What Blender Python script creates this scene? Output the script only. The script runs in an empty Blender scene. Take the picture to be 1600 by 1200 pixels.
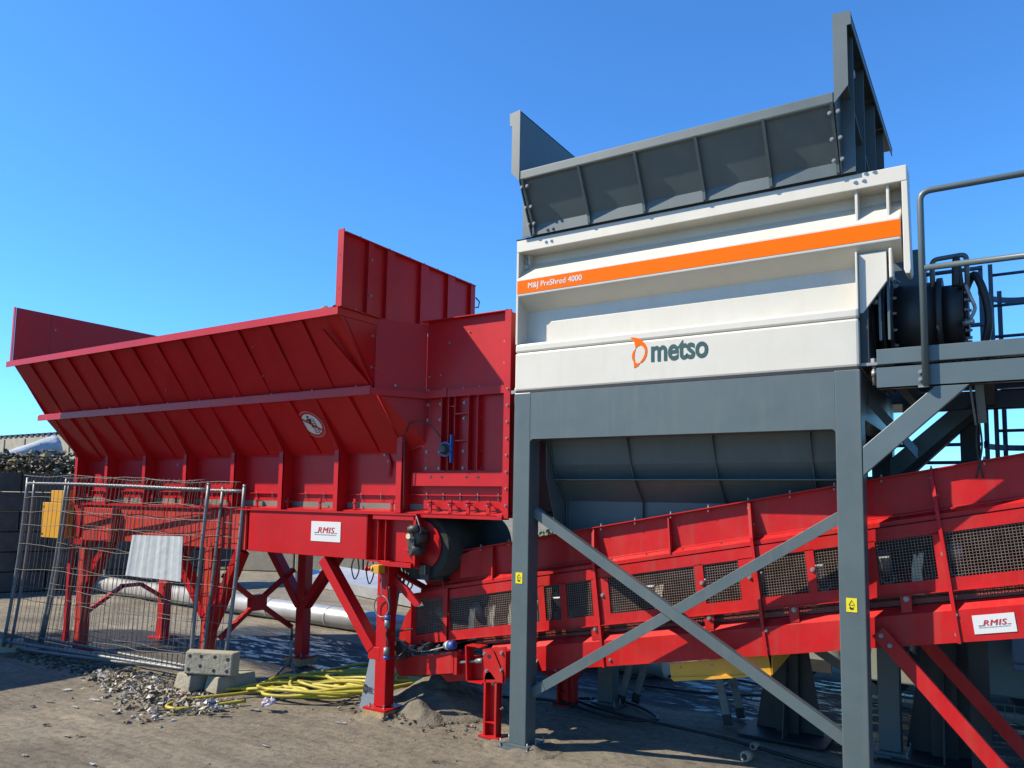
import bpy, bmesh, math, random
from mathutils import Vector, Matrix, noise
random.seed(7)
D = bpy.data
C = bpy.context.scene.collection
R = math.radians

# ------------------------------------------------------------------ camera
yaw, pitch, roll = -0.5709, 0.0922, 0.0171
f_ = Vector((math.sin(yaw)*math.cos(pitch), math.cos(yaw)*math.cos(pitch), math.sin(pitch)))
r_ = Vector((math.cos(yaw), -math.sin(yaw), 0)); u_ = r_.cross(f_)
r2 = r_*math.cos(roll) + u_*math.sin(roll); u2 = -r_*math.sin(roll) + u_*math.cos(roll)
cam = D.cameras.new('camera'); cam.lens = 27; cam.sensor_width = 36; cam.sensor_fit = 'HORIZONTAL'
cam.shift_y = 70.2/1600; cam.clip_end = 2000; cam.clip_start = .05
co = D.objects.new('camera', cam); C.objects.link(co)
co.matrix_world = Matrix(((r2.x, u2.x, -f_.x, 0), (r2.y, u2.y, -f_.y, 0), (r2.z, u2.z, -f_.z, 2.1), (0, 0, 0, 1)))
sc = bpy.context.scene
sc.camera = co
# ------------------------------------------------------------------ light
w = D.worlds.new('World'); sc.world = w; w.use_nodes = True
wn = w.node_tree
sky = wn.nodes.new('ShaderNodeTexSky'); sky.sky_type = 'NISHITA'; sky.sun_disc = False
SUN = Vector((-.566, -.465, .681)).normalized()      # towards the sun
sky.sun_elevation = math.asin(SUN.z)
sky.sun_rotation = math.atan2(SUN.x, SUN.y)
sky.altitude = 0; sky.air_density = 1.0; sky.dust_density = 0.1; sky.ozone_density = 3.0
bg = wn.nodes['Background']; bg.inputs['Strength'].default_value = .0765
mul = wn.nodes.new('ShaderNodeMix'); mul.data_type = 'RGBA'; mul.blend_type = 'MULTIPLY'; mul.inputs[0].default_value = 1
mul.inputs[7].default_value = (.62, 1.30, 1.95, 1); wn.links.new(sky.outputs[0], mul.inputs[6]); wn.links.new(mul.outputs[2], bg.inputs[0])
sl = D.lights.new('sun', 'SUN'); sl.energy = 5.0; sl.angle = R(.5); sl.color = (1, .90, .74)
so = D.objects.new('sun', sl); C.objects.link(so)
so.rotation_euler = (-SUN).to_track_quat('-Z', 'Y').to_euler()
sc.view_settings.view_transform = 'Standard'; sc.view_settings.look = 'None'
sc.view_settings.exposure = .80; sc.view_settings.gamma = 1
sc.render.engine = 'CYCLES'

# ------------------------------------------------------------------ materials
def mat(name, col, rough=.5, metal=0, coat=0, var=.08, vscale=3, bump=0, bscale=40, dust=0, dustcol=(.32, .27, .21), spec=.5, col2=None, c2amt=0, c2scale=6, chips=None, streak=None):
    col = [c*.88 for c in col]; dustcol = [c*.88 for c in dustcol]
    m = D.materials.new(name); m.use_nodes = True; nt = m.node_tree; L = nt.links
    b = nt.nodes['Principled BSDF']
    b.inputs['Roughness'].default_value = rough; b.inputs['Metallic'].default_value = metal
    b.inputs['Coat Weight'].default_value = coat; b.inputs['Coat Roughness'].default_value = .12
    b.inputs['Specular IOR Level'].default_value = spec
    tc = nt.nodes.new('ShaderNodeTexCoord')
    n = nt.nodes.new('ShaderNodeTexNoise'); n.inputs['Scale'].default_value = vscale; n.inputs['Detail'].default_value = 8
    n.inputs['Roughness'].default_value = .65
    L.new(tc.outputs['Object'], n.inputs['Vector'])
    mr = nt.nodes.new('ShaderNodeMapRange'); mr.inputs[1].default_value = .3; mr.inputs[2].default_value = .7
    mr.inputs[3].default_value = 1-var*2; mr.inputs[4].default_value = 1+var
    L.new(n.outputs[0], mr.inputs[0])
    mx = nt.nodes.new('ShaderNodeMix'); mx.data_type = 'RGBA'; mx.blend_type = 'MULTIPLY'; mx.inputs[0].default_value = 1
    mx.inputs[6].default_value = (*col, 1); L.new(mr.outputs[0], mx.inputs[7])
    out = mx.outputs[2]
    def layer(out, c, amt, scale, lo, hi):
        n2 = nt.nodes.new('ShaderNodeTexNoise'); n2.inputs['Scale'].default_value = scale; n2.inputs['Detail'].default_value = 10
        n2.inputs['Roughness'].default_value = .7
        L.new(tc.outputs['Object'], n2.inputs['Vector'])
        m2 = nt.nodes.new('ShaderNodeMapRange'); m2.inputs[1].default_value = lo; m2.inputs[2].default_value = hi
        m2.inputs[3].default_value = 0; m2.inputs[4].default_value = amt
        L.new(n2.outputs[0], m2.inputs[0])
        x2 = nt.nodes.new('ShaderNodeMix'); x2.data_type = 'RGBA'; L.new(m2.outputs[0], x2.inputs[0])
        L.new(out, x2.inputs[6]); x2.inputs[7].default_value = (*c, 1)
        return x2.outputs[2]
    if c2amt: out = layer(out, col2, c2amt, c2scale, .5, .62)
    if chips: out = layer(out, chips, .55, 22, .715, .73)
    if dust: out = layer(out, dustcol, dust, 5, .35, .75)
    if streak:
        mp = nt.nodes.new('ShaderNodeMapping'); mp.inputs['Scale'].default_value = (9, 9, .7); L.new(tc.outputs['Object'], mp.inputs[0])
        n3 = nt.nodes.new('ShaderNodeTexNoise'); n3.inputs['Scale'].default_value = 1.6; n3.inputs['Detail'].default_value = 7; L.new(mp.outputs[0], n3.inputs['Vector'])
        m3 = nt.nodes.new('ShaderNodeMapRange'); m3.inputs[1].default_value = .52; m3.inputs[2].default_value = .72; m3.inputs[4].default_value = streak[3]; L.new(n3.outputs[0], m3.inputs[0])
        x3 = nt.nodes.new('ShaderNodeMix'); x3.data_type = 'RGBA'; L.new(m3.outputs[0], x3.inputs[0]); L.new(out, x3.inputs[6]); x3.inputs[7].default_value = (*streak[:3], 1); out = x3.outputs[2]
    L.new(out, b.inputs['Base Color'])
    # roughness variation
    rr = nt.nodes.new('ShaderNodeMapRange'); rr.inputs[3].default_value = max(0, rough-.08); rr.inputs[4].default_value = min(1, rough+.12)
    L.new(n.outputs[0], rr.inputs[0]); L.new(rr.outputs[0], b.inputs['Roughness'])
    if bump:
        nb = nt.nodes.new('ShaderNodeTexNoise'); nb.inputs['Scale'].default_value = bscale; nb.inputs['Detail'].default_value = 6
        L.new(tc.outputs['Object'], nb.inputs['Vector'])
        bp = nt.nodes.new('ShaderNodeBump'); bp.inputs['Strength'].default_value = bump; bp.inputs['Distance'].default_value = .02
        L.new(nb.outputs[0], bp.inputs['Height']); L.new(bp.outputs[0], b.inputs['Normal'])
    return m
RED = mat('red_paint', (.45, .0035, .006), .42, coat=.05, var=.08, vscale=1.6, bump=.10, bscale=1.6, dust=.02, spec=.28, chips=(.40, .10, .09), streak=(.20, .02, .02, .30))
FADE = mat('faded_red_paint', (.46, .030, .018), .55, var=.1, vscale=4, dust=.06, spec=.25)
REDC = mat('red_paint_dusty', (.46, .0045, .006), .46, coat=.03, var=.10, vscale=3, bump=.10, bscale=2, dust=.06, spec=.25, chips=(.42, .15, .12), streak=(.25, .06, .04, .30))
GREY = mat('grey_paint', (.068, .097, .102), .45, coat=.08, var=.07, vscale=1.6, bump=.08, bscale=1.5, dust=.07, chips=(.22, .24, .23), streak=(.12, .12, .10, .22))
GREYR = mat('rail_grey_paint', (.082, .113, .118), .4, coat=.1, var=.04)
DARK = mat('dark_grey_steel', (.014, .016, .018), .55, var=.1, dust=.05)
WHITE = mat('white_paint', (.575, .55, .475), .44, coat=.06, var=.04, vscale=1.2, bump=.05, bscale=1.5, streak=(.38, .33, .24, .12), dust=.16, dustcol=(.42, .36, .24))
ORANGE = mat('orange_decal', (.82, .135, .001), .6, var=.03, spec=.08)
GREEN = mat('dark_green_decal', (.010, .06, .055), .45, var=.02)
DECAL = mat('white_decal', (.60, .60, .58), .4, var=.02)
REDTXT = mat('red_lettering', (.42, .02, .03), .4, var=.02)
GREYTXT = mat('grey_lettering', (.4, .4, .42), .4, var=.02)
BLACKTXT = mat('black_lettering', (.012, .012, .012), .5, var=.02)
PINK = mat('sign_rim', (.62, .25, .26), .4, var=.02)
ZINC = mat('zinc_steel', (.30, .29, .28), .45, metal=.6, var=.1, vscale=30)
GALV = mat('galvanised_tube', (.20, .21, .21), .5, metal=.4, var=.15, vscale=9)
WIRE = mat('galvanised_wire', (.15, .145, .13), .6, metal=.3, var=.2, vscale=20)
MESHW = mat('guard_wire', (.20, .14, .11), .6, metal=.2, var=.2, vscale=12)
RUBBER = mat('conveyor_rubber', (.042, .042, .038), .9, var=.2, vscale=6, dust=.4, dustcol=(.06, .06, .05), spec=.08)
YELLOW = mat('yellow_paint', (.62, .30, .008), .45, coat=.15, var=.05, dust=.08)
YSTICK = mat('yellow_sticker', (.66, .56, .008), .45, var=.02)
BLUE = mat('blue_paint', (.03, .09, .30), .4, var=.05)
CREAM = mat('cream_steel', (.62, .52, .34), .55, var=.1, vscale=20, dust=.2)
OIL = mat('greasy_cast_iron', (.05, .05, .045), .45, metal=.3, var=.3, vscale=15, bump=.3, bscale=60, dust=.25, dustcol=(.2, .17, .13))
WOOD = mat('pine_block', (.38, .26, .12), .7, var=.2, vscale=20)
CONC = mat('concrete', (.33, .30, .215), .9, var=.2, vscale=6, bump=.5, bscale=30, col2=(.15, .14, .11), c2amt=.4)
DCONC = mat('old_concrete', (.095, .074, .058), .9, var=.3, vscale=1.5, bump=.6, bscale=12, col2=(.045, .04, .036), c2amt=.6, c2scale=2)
LCONC = mat('light_concrete', (.34, .31, .235), .9, var=.12, vscale=2, bump=.3, bscale=15)
TARP = mat('tarpaulin', (.42, .45, .47), .4, var=.06, bump=.4, bscale=5)
STEEL = mat('silver_pipe', (.42, .42, .42), .42, metal=.45, var=.08, vscale=4, bump=.03, bscale=4)
SAND = mat('sand', (.16, .135, .095), .95, var=.2, vscale=8, bump=.6, bscale=45)
HOSE = mat('yellow_hose', (.46, .38, .02), .5, var=.15, vscale=14, dust=.3, dustcol=(.2, .17, .10))
BLACK = mat('black_rubber', (.012, .012, .013), .5, var=.1)
PALEM = mat('pale_machine_paint', (.22, .24, .20), .5, var=.06, dust=.15)
RUBG = mat('rubber_skirt_strip', (.16, .155, .12), .7, var=.1)
LEAF = mat('hedge_leaf', (.07, .11, .025), .7, var=.4, vscale=4)

# ------------------------------------------------------------------ builders
ORG = {}
def thing(name, label, cat, loc, group=None):
    o = D.objects.new(name, None); C.objects.link(o); o.location = loc; o.empty_display_size = .2
    o['label'] = label; o['category'] = cat
    if group: o['group'] = group
    ORG[o.name] = Vector(loc); return o
def tag(o, label=None, cat=None, group=None, kind=None):
    if label: o['label'] = label
    if cat: o['category'] = cat
    if group: o['group'] = group
    if kind: o['kind'] = kind
    return o
class MB:
    def __init__(s): s.bm = bmesh.new(); s.mats = []; s.mi = 0
    def m(s, mt):
        if mt not in s.mats: s.mats.append(mt)
        s.mi = s.mats.index(mt); return s
    def face(s, vs):
        try: f = s.bm.faces.new(vs); f.material_index = s.mi; return f
        except ValueError: return None
    def hexa(s, p):      # p: 4 bottom, 4 top
        v = [s.bm.verts.new(q) for q in p]
        for q in ((0, 3, 2, 1), (4, 5, 6, 7), (0, 1, 5, 4), (1, 2, 6, 5), (2, 3, 7, 6), (3, 0, 4, 7)): s.face([v[i] for i in q])
        return s
    def box(s, x0, x1, y0, y1, z0, z1):
        return s.hexa([(x0, y0, z0), (x1, y0, z0), (x1, y1, z0), (x0, y1, z0), (x0, y0, z1), (x1, y0, z1), (x1, y1, z1), (x0, y1, z1)])
    def prism(s, pts, ext):
        e = Vector(ext); a = [s.bm.verts.new(p) for p in pts]; b = [s.bm.verts.new(Vector(p)+e) for p in pts]
        s.face(a[::-1]); s.face(b); n = len(a)
        for i in range(n): s.face([a[i], a[(i+1) % n], b[(i+1) % n], b[i]])
        return s
    def bar(s, p, q, w, h, up=(0, 0, 1)):    # w sideways, h along up
        p = Vector(p); q = Vector(q); d = (q-p).normalized(); sd = d.cross(Vector(up)).normalized(); u = sd.cross(d).normalized()
        c = []
        for b in (p, q):
            c.append([b+sd*(-w/2)+u*(-h/2), b+sd*(w/2)+u*(-h/2), b+sd*(w/2)+u*(h/2), b+sd*(-w/2)+u*(h/2)])
        return s.hexa(c[0]+c[1])
    def cyl(s, p, q, r, n=16, r1=None, cap=True):
        p = Vector(p); q = Vector(q); d = (q-p).normalized(); a = d.orthogonal().normalized(); b = d.cross(a)
        if r1 is None: r1 = r
        A = [s.bm.verts.new(p+(a*math.cos(t)+b*math.sin(t))*r) for t in [2*math.pi*i/n for i in range(n)]]
        B = [s.bm.verts.new(q+(a*math.cos(t)+b*math.sin(t))*r1) for t in [2*math.pi*i/n for i in range(n)]]
        for i in range(n):
            fc = s.face([A[i], A[(i+1) % n], B[(i+1) % n], B[i]])
            if fc and n > 7: fc.smooth = True
        if cap: s.face(A[::-1]); s.face(B)
        return s
    def tube(s, pts, r, n=10):
        pts = [Vector(p) for p in pts]; rings = []; a = None
        for i, p in enumerate(pts):
            d = (pts[min(i+1, len(pts)-1)]-pts[max(i-1, 0)]).normalized()
            if a is None: a = d.orthogonal().normalized()
            a = (a-d*a.dot(d)).normalized(); b = d.cross(a)
            rings.append([s.bm.verts.new(p+(a*math.cos(t)+b*math.sin(t))*r) for t in [2*math.pi*k/n for k in range(n)]])
        for A, B in zip(rings, rings[1:]):
            for i in range(n):
                fc = s.face([A[i], A[(i+1) % n], B[(i+1) % n], B[i]])
                if fc: fc.smooth = True
        s.face(rings[0][::-1]); s.face(rings[-1]); return s
    def bolt(s, p, nrm=(0, -1, 0), r=.014, h=.012):
        mi = s.mi; s.m(ZINC); p = Vector(p); n = Vector(nrm).normalized()
        r *= .8; s.cyl(p, p+n*h*.35, r*1.3, 10); s.cyl(p+n*h*.3, p+n*h*1.2, r*.9, 6); s.mi = mi; return s
    def build(s, name, mt=None, parent=None, bev=0, label=None, cat=None, group=None, kind=None, org=None):
        if parent is not None:
            o0 = ORG[parent.name]
        else: o0 = Vector(org) if org else Vector((0, 0, 0))
        bmesh.ops.translate(s.bm, verts=s.bm.verts, vec=-o0)
        bmesh.ops.recalc_face_normals(s.bm, faces=s.bm.faces)
        me = D.meshes.new(name); s.bm.to_mesh(me); s.bm.free()
        if s.mats:
            for x in s.mats: me.materials.append(x)
        elif mt: me.materials.append(mt)
        o = D.objects.new(name, me); C.objects.link(o)
        if parent is not None: o.parent = parent
        else: o.location = o0
        ORG[o.name] = o0
        if bev:
            b = o.modifiers.new('bevel', 'BEVEL'); b.width = bev; b.segments = 2; b.limit_method = 'ANGLE'; b.angle_limit = R(40)
        return tag(o, label, cat, group, kind)
def M(mt=None):
    b = MB()
    if mt: b.m(mt)
    return b
def lerp(a, b, t): return a+(b-a)*t
def fillet(pts, rad, n=5):
    out = [Vector(pts[0])]
    for i in range(1, len(pts)-1):
        p0, p1, p2 = Vector(pts[i-1]), Vector(pts[i]), Vector(pts[i+1])
        a = p1+(p0-p1).normalized()*rad; b = p1+(p2-p1).normalized()*rad
        for k in range(n+1):
            t = k/n; out.append(a*(1-t)**2+p1*2*t*(1-t)+b*t*t)
    out.append(Vector(pts[-1])); return out
def smooth(pts, n=6):
    P = [Vector(p) for p in pts]; P = [P[0]]+P+[P[-1]]; out = []
    for i in range(1, len(P)-2):
        for k in range(n):
            t = k/n; a, b, c, d = P[i-1], P[i], P[i+1], P[i+2]
            out.append(.5*((2*b)+(c-a)*t+(2*a-5*b+4*c-d)*t*t+(-a+3*b-3*c+d)*t**3))
    out.append(P[-2]); return out
def text(body, name, mt, parent, org, right, up, width, height, bold=0, shear=0, label=None, space=1):
    cu = D.curves.new(name, 'FONT'); cu.body = body; cu.size = 1; cu.offset = 0 if 'M' in body else bold; cu.shear = shear; cu.extrude = .004; cu.space_character = space
    cu.resolution_u = 4
    t = D.objects.new('tmp', cu); C.objects.link(t)
    bpy.context.view_layer.update()
    dg = bpy.context.evaluated_depsgraph_get(); me = D.meshes.new_from_object(t.evaluated_get(dg))
    D.objects.remove(t)
    xs = [v.co.x for v in me.vertices]; ys = [v.co.y for v in me.vertices]
    x0, x1, y0, y1 = min(xs), max(xs), min(ys), max(ys)
    rt = Vector(right).normalized(); uv = Vector(up).normalized(); nn = rt.cross(uv).normalized()
    o0 = Vector(org)-ORG[parent.name]
    for v in me.vertices:
        a = (v.co.x-x0)/(x1-x0)*width; b = (v.co.y-y0)/(y1-y0)*height
        v.co = o0+rt*a+uv*b+nn*(v.co.z*.2)
    me.name = name; me.materials.append(mt)
    if bold and 'M' in body:
        tb = bmesh.new(); tb.from_mesh(me)
        for k, dx in enumerate((-.35, .35)):
            t2 = bmesh.new(); t2.from_mesh(me); bmesh.ops.translate(t2, verts=t2.verts, vec=rt*dx*bold*height*3+nn*.0004*(k+1)); m3 = D.meshes.new('t'); t2.to_mesh(m3); t2.free(); tb.from_mesh(m3)
        tb.to_mesh(me); tb.free()
    o = D.objects.new(name, me); C.objects.link(o); o.parent = parent; ORG[o.name] = ORG[parent.name]
    if label: o['label'] = label
    return o
def plane_poly(b, pts, nrm, th=.002):
    return b.prism(pts, Vector(nrm)*th)

# ================================================================== GROUND
def ground_h(x, y):
    h = .03*noise.noise(Vector((x*.35, y*.35, 0)))+.012*noise.noise(Vector((x*1.3, y*1.3, 3)))+.006*noise.noise(Vector((x*4, y*4, 7)))
    return h-.012
def wetness(x, y):
    def blob(cx, cy, rx, ry, an=0):
        dx, dy = x-cx, y-cy; c, s = math.cos(an), math.sin(an); u = (dx*c+dy*s)/rx; v = (-dx*s+dy*c)/ry
        return max(0, 1.25-math.sqrt(u*u+v*v))
    v = max(blob(-8.2, 7.5, 2.6, .95, -.35), blob(-10.8, 6.6, 1.6, .7, .2), blob(-3.0, 9.0, 3.2, 1.3, .2), blob(-6.3, 7.6, 1.3, .7), blob(-.8, 8.4, 2.2, 1.3), blob(-11.6, 5.9, 1.0, .5))
    return min(1, v*1.6)
xs = [-900, -300, -120, -60, -35, -25] + [-20+.5*i for i in range(8)] + [-16+.09*i for i in range(212)] + [3.2+.5*i for i in range(8)] + [9, 15, 30, 80, 300, 900]
ys = [-600, -100, -20, -6] + [-2+.5*i for i in range(10)] + [3+.08*i for i in range(112)] + [12+.4*i for i in range(25)] + [25, 35, 60, 120, 400, 1200]
b = MB(); bm = b.bm; wl = bm.loops.layers.float_color.new('wet')
G = [[bm.verts.new((x, y, ground_h(x, y) if abs(x) < 30 and -5 < y < 40 else 0)) for x in xs] for y in ys]
for j in range(len(ys)-1):
    for i in range(len(xs)-1):
        f = bm.faces.new((G[j][i], G[j][i+1], G[j+1][i+1], G[j+1][i])); f.smooth = True
        for l in f.loops:
            q = wetness(l.vert.co.x, l.vert.co.y); l[wl] = (q, q, q, 1)
gm = D.materials.new('dirt_ground'); gm.use_nodes = True; nt = gm.node_tree; L = nt.links; bs = nt.nodes['Principled BSDF']
tc = nt.nodes.new('ShaderNodeTexCoord')
def nz(scale, det=10, ro=.65, stretch=None):
    n = nt.nodes.new('ShaderNodeTexNoise'); n.inputs['Scale'].default_value = scale; n.inputs['Detail'].default_value = det; n.inputs['Roughness'].default_value = ro
    if stretch:
        mp = nt.nodes.new('ShaderNodeMapping'); mp.inputs['Scale'].default_value = stretch; mp.inputs['Rotation'].default_value = (0, 0, .5)
        L.new(tc.outputs['Object'], mp.inputs[0]); L.new(mp.outputs[0], n.inputs[0])
    else: L.new(tc.outputs['Object'], n.inputs[0])
    return n
def ramp(src, stops):
    r = nt.nodes.new('ShaderNodeValToRGB'); e = r.color_ramp.elements
    while len(e) < len(stops): e.new(.5)
    for k, (p, c) in enumerate(stops): e[k].position = p; e[k].color = (*c, 1) if len(c) == 3 else c
    L.new(src, r.inputs[0]); return r
n1 = nz(1.1, stretch=(.6, 2.2, 1)); n2 = nz(14, 12, .75); n3 = nz(.35, 6)
c1 = ramp(n1.outputs[0], [(.3, (.125, .108, .078)), (.5, (.182, .158, .114)), (.7, (.245, .216, .158))])
c2 = ramp(n2.outputs[0], [(.36, (.45, .44, .42)), (.50, (.95, .95, .95)), (.68, (1.35, 1.32, 1.28))])
mx = nt.nodes.new('ShaderNodeMix'); mx.data_type = 'RGBA'; mx.blend_type = 'MULTIPLY'; mx.inputs[0].default_value = .8
c3 = ramp(nz(.55, 5, .6).outputs[0], [(.35, (.72, .70, .66)), (.55, (1, 1, 1)), (.7, (1.18, 1.15, 1.08))])
c4 = ramp(nz(3.5, 12, .8, stretch=(.35, 3.5, 1)).outputs[0], [(.40, (.70, .68, .64)), (.47, (1, 1, 1)), (.62, (1.12, 1.1, 1.06))])
def mulc(a_, b_):
    m_ = nt.nodes.new('ShaderNodeMix'); m_.data_type = 'RGBA'; m_.blend_type = 'MULTIPLY'; m_.inputs[0].default_value = 1; L.new(a_, m_.inputs[6]); L.new(b_, m_.inputs[7]); return m_.outputs[2]
L.new(mulc(mulc(c1.outputs[0], c3.outputs[0]), c4.outputs[0]), mx.inputs[6]); L.new(c2.outputs[0], mx.inputs[7])
at = nt.nodes.new('ShaderNodeVertexColor'); at.layer_name = 'wet'
nw = nz(1.6, 8, .7, stretch=(.7, 1.6, 1)); sub = nt.nodes.new('ShaderNodeMath'); sub.operation = 'MULTIPLY_ADD'; sub.inputs[1].default_value = 1.3
L.new(at.outputs[0], sub.inputs[0]); ns = nt.nodes.new('ShaderNodeMath'); ns.operation = 'SUBTRACT'; L.new(nw.outputs[0], ns.inputs[0]); ns.inputs[1].default_value = .95
L.new(ns.outputs[0], sub.inputs[2])
wm = ramp(sub.outputs[0], [(.10, (0, 0, 0)), (.42, (1, 1, 1))])
ng = nz(3.2, 9, .72, stretch=(.6, 2.0, 1)); gg = nt.nodes.new('ShaderNodeMath'); gg.operation = 'MULTIPLY'; L.new(wm.outputs[0], gg.inputs[0]); L.new(ng.outputs[0], gg.inputs[1])
pm = ramp(gg.outputs[0], [(.50, (0, 0, 0)), (.56, (1, 1, 1))])
mw = nt.nodes.new('ShaderNodeMix'); mw.data_type = 'RGBA'; L.new(wm.outputs[0], mw.inputs[0]); L.new(mx.outputs[2], mw.inputs[6]); mw.inputs[7].default_value = (.020, .018, .016, 1)
L.new(mw.outputs[2], bs.inputs['Base Color'])
rg = nt.nodes.new('ShaderNodeMapRange'); L.new(pm.outputs[0], rg.inputs[0]); rg.inputs[3].default_value = .85; rg.inputs[4].default_value = .12
L.new(rg.outputs[0], bs.inputs['Roughness'])
bpn = nt.nodes.new('ShaderNodeBump'); bpn.inputs['Distance'].default_value = .03
bst = nt.nodes.new('ShaderNodeMapRange'); L.new(pm.outputs[0], bst.inputs[0]); bst.inputs[3].default_value = .8; bst.inputs[4].default_value = .22
L.new(bst.outputs[0], bpn.inputs['Strength']); hb = nz(15, 14, .85); L.new(hb.outputs[0], bpn.inputs['Height']); L.new(bpn.outputs[0], bs.inputs['Normal'])
b.m(gm); b.build('ground', kind='structure')

# ================================================================== SHREDDER (grey frame, white body)
Y0 = 5.69
S = thing('waste_shredder', 'white industrial shredder with an orange stripe on a grey steel portal frame', 'shredder', (-2.2, 6.5, 0))
PX = [(-3.634, -3.468), (-.981, -.813)]
HR = 7.38
for k, y0 in enumerate((Y0, HR)):
    for (xa, xb) in PX:
        b = M(GREY); b.box(xa, xb, y0, y0+.168, .045, 3.04)
        b.box(xa-.008, xb+.008, y0-.004, y0+.176, 2.98, 3.043) if 0 else None
        o = b.build('frame_post', parent=S, bev=.006)
        b = M(GREY); b.box(xa-.07, xb+.07, y0-.07, y0+.238, .0, .022); b.box(xa-.045, xb+.045, y0-.045, y0+.213, .022, .046)
        for dx in (xa-.05, xb+.05):
            for dy in (y0-.05, y0+.084, y0+.218):
                b.bolt((dx, dy, .022), (0, 0, 1), .012, .02); mi = b.mi; b.m(ZINC); b.cyl((dx, dy, .02), (dx, dy, .085), .006, 8); b.mi = mi
        b.build('base_plate', parent=o)
        if k == 0:
            sx = lerp(xa, xb, .3); b = M(YSTICK); b.box(sx-.005, sx+.063, y0-.004, y0-.001, 1.385, 1.478)
            st = b.build('warning_sticker', parent=o)
            b = M(BLACKTXT)   # triangle outline and a hand
            cx = sx+.029; zc = 1.447
            tri = [(cx-.018, zc-.015), (cx+.018, zc-.015), (cx, zc+.017)]
            for i in range(3):
                p, q = tri[i], tri[(i+1) % 3]; b.bar((p[0], y0-.005, p[1]), (q[0], y0-.005, q[1]), .002, .0035, (0, -1, 0))
            b.prism([(cx-.015, y0-.0055, 1.408), (cx-.004, y0-.0055, 1.400), (cx+.016, y0-.0055, 1.405), (cx+.010, y0-.0055, 1.412), (cx+.018, y0-.0055, 1.42), (cx, y0-.0055, 1.413), (cx-.012, y0-.0055, 1.426)], (0, .001, 0))
            b.build('pictogram', parent=o)
# front and rear beams with curved gussets
for y0 in (Y0, HR):
    b = M(GREY); x0, x1 = PX[0][1], PX[1][0]; zb = 2.63; r = .03
    pts = [(x0, y0+.002, 3.036), (x0, y0+.002, zb-r)]
    pts += [(x0+r-r*math.cos(t), y0+.002, zb-r+r*math.sin(t)) for t in [math.pi/2*i/6 for i in range(1, 7)]]
    pts += [(x1-r+r*math.sin(t), y0+.002, zb-r+r*math.cos(t)) for t in [math.pi/2*i/6 for i in range(0, 7)]]
    pts += [(x1, y0+.002, 3.036)]
    b.prism(pts, (0, .164, 0)); b.build('cross_beam', parent=S, bev=.012)
for (xa, xb) in PX:
    M(GREY).box(xa+.003, xb-.003, Y0+.168, HR, 2.70, 3.03).build('side_beam', parent=S, bev=.006)
# x bracing (front) : angle bars
for (p, q) in (((-3.47, Y0+.08, 2.00), (-.976, Y0+.08, .51)), ((-3.47, Y0+.095, .462), (-.976, Y0+.095, 2.02))):
    b = M(GREY); P_, Q_ = Vector(p), Vector(q)
    dirn = (Q_-P_).normalized(); upv = Vector((0, -1, 0)).cross(dirn); upv = upv if upv.z > 0 else -upv
    b.bar(P_, Q_, .082, .008, (0, -1, 0))
    b.bar(P_+upv*.037+Vector((0, .036, 0)), Q_+upv*.037+Vector((0, .036, 0)), .008, .064, (0, -1, 0))
    if p[2] < 1: b.bar(P_+Vector((0, -.006, 0)), P_+dirn*.14+Vector((0, -.006, 0)), .078, .006, (0, -1, 0))
    b.build('cross_brace', parent=S, bev=.002)
for (xa, xb) in PX:
    P_, Q_ = Vector((xa+.09, Y0+.17, .5)), Vector((xa+.09, HR, 2.1))
    M(GREY).bar(P_, Q_, .07, .008, (1, 0, 0)).build('side_brace', parent=S)
M(GREY).bar((-3.47, HR+.08, 2.0), (-.98, HR+.08, .5), .08, .008, (0, -1, 0)).build('cross_brace', parent=S)
# chute under the frame
b = M(GREY); cx0, cx1 = -3.40, -1.02
prof = [(5.90, 2.72), (6.00, 2.42), (6.13, 2.25), (6.27, 2.10), (6.28, 1.70)]
for (ya, za), (yb, zb) in zip(prof, prof[1:]):
    b.hexa([(cx0, ya, za), (cx1, ya, za), (cx1, ya+.01, za+.004), (cx0, ya+.01, za+.004), (cx0, yb, zb), (cx1, yb, zb), (cx1, yb+.01, zb+.004), (cx0, yb+.01, zb+.004)])
b.box(cx0, cx1, 5.99, 6.16, 2.283, 2.291)
for x in (-3.40, -2.655, -1.93, -1.2):
    b.prism([(x, 5.84, 2.72), (x, 6.05, 2.28), (x, 6.23, 2.10), (x, 6.24, 1.70), (x, 6.279, 1.70), (x, 6.272, 2.10), (x, 6.13, 2.26), (x, 6.0, 2.42), (x, 5.90, 2.72)], (.008, 0, 0))
for z, y in ((2.40, 6.05), (2.12, 6.16), (1.95, 6.2)): b.bolt((-3.43, y, z), (0, -1, 0))
b.build('chute', parent=S, bev=0)
b = M(GREY); b.prism([(cx0-.02, 5.87, 3.0), (cx0-.02, 7.3, 3.0), (cx0-.02, 7.3, 1.65), (cx0-.02, 6.16, 1.65), (cx0-.02, 5.9, 2.30), (cx0-.02, 5.88, 2.72)], (.01, 0, 0))
b.prism([(cx1+.01, 5.87, 3.0), (cx1+.01, 7.3, 3.0), (cx1+.01, 7.3, 1.65), (cx1+.01, 6.28, 1.65), (cx1+.01, 6.27, 2.1), (cx1+.01, 5.9, 2.72)], (.01, 0, 0))
b.box(cx0, cx1, 7.28, 7.29, 1.65, 3.0)
b.build('chute_side', parent=S)

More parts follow.
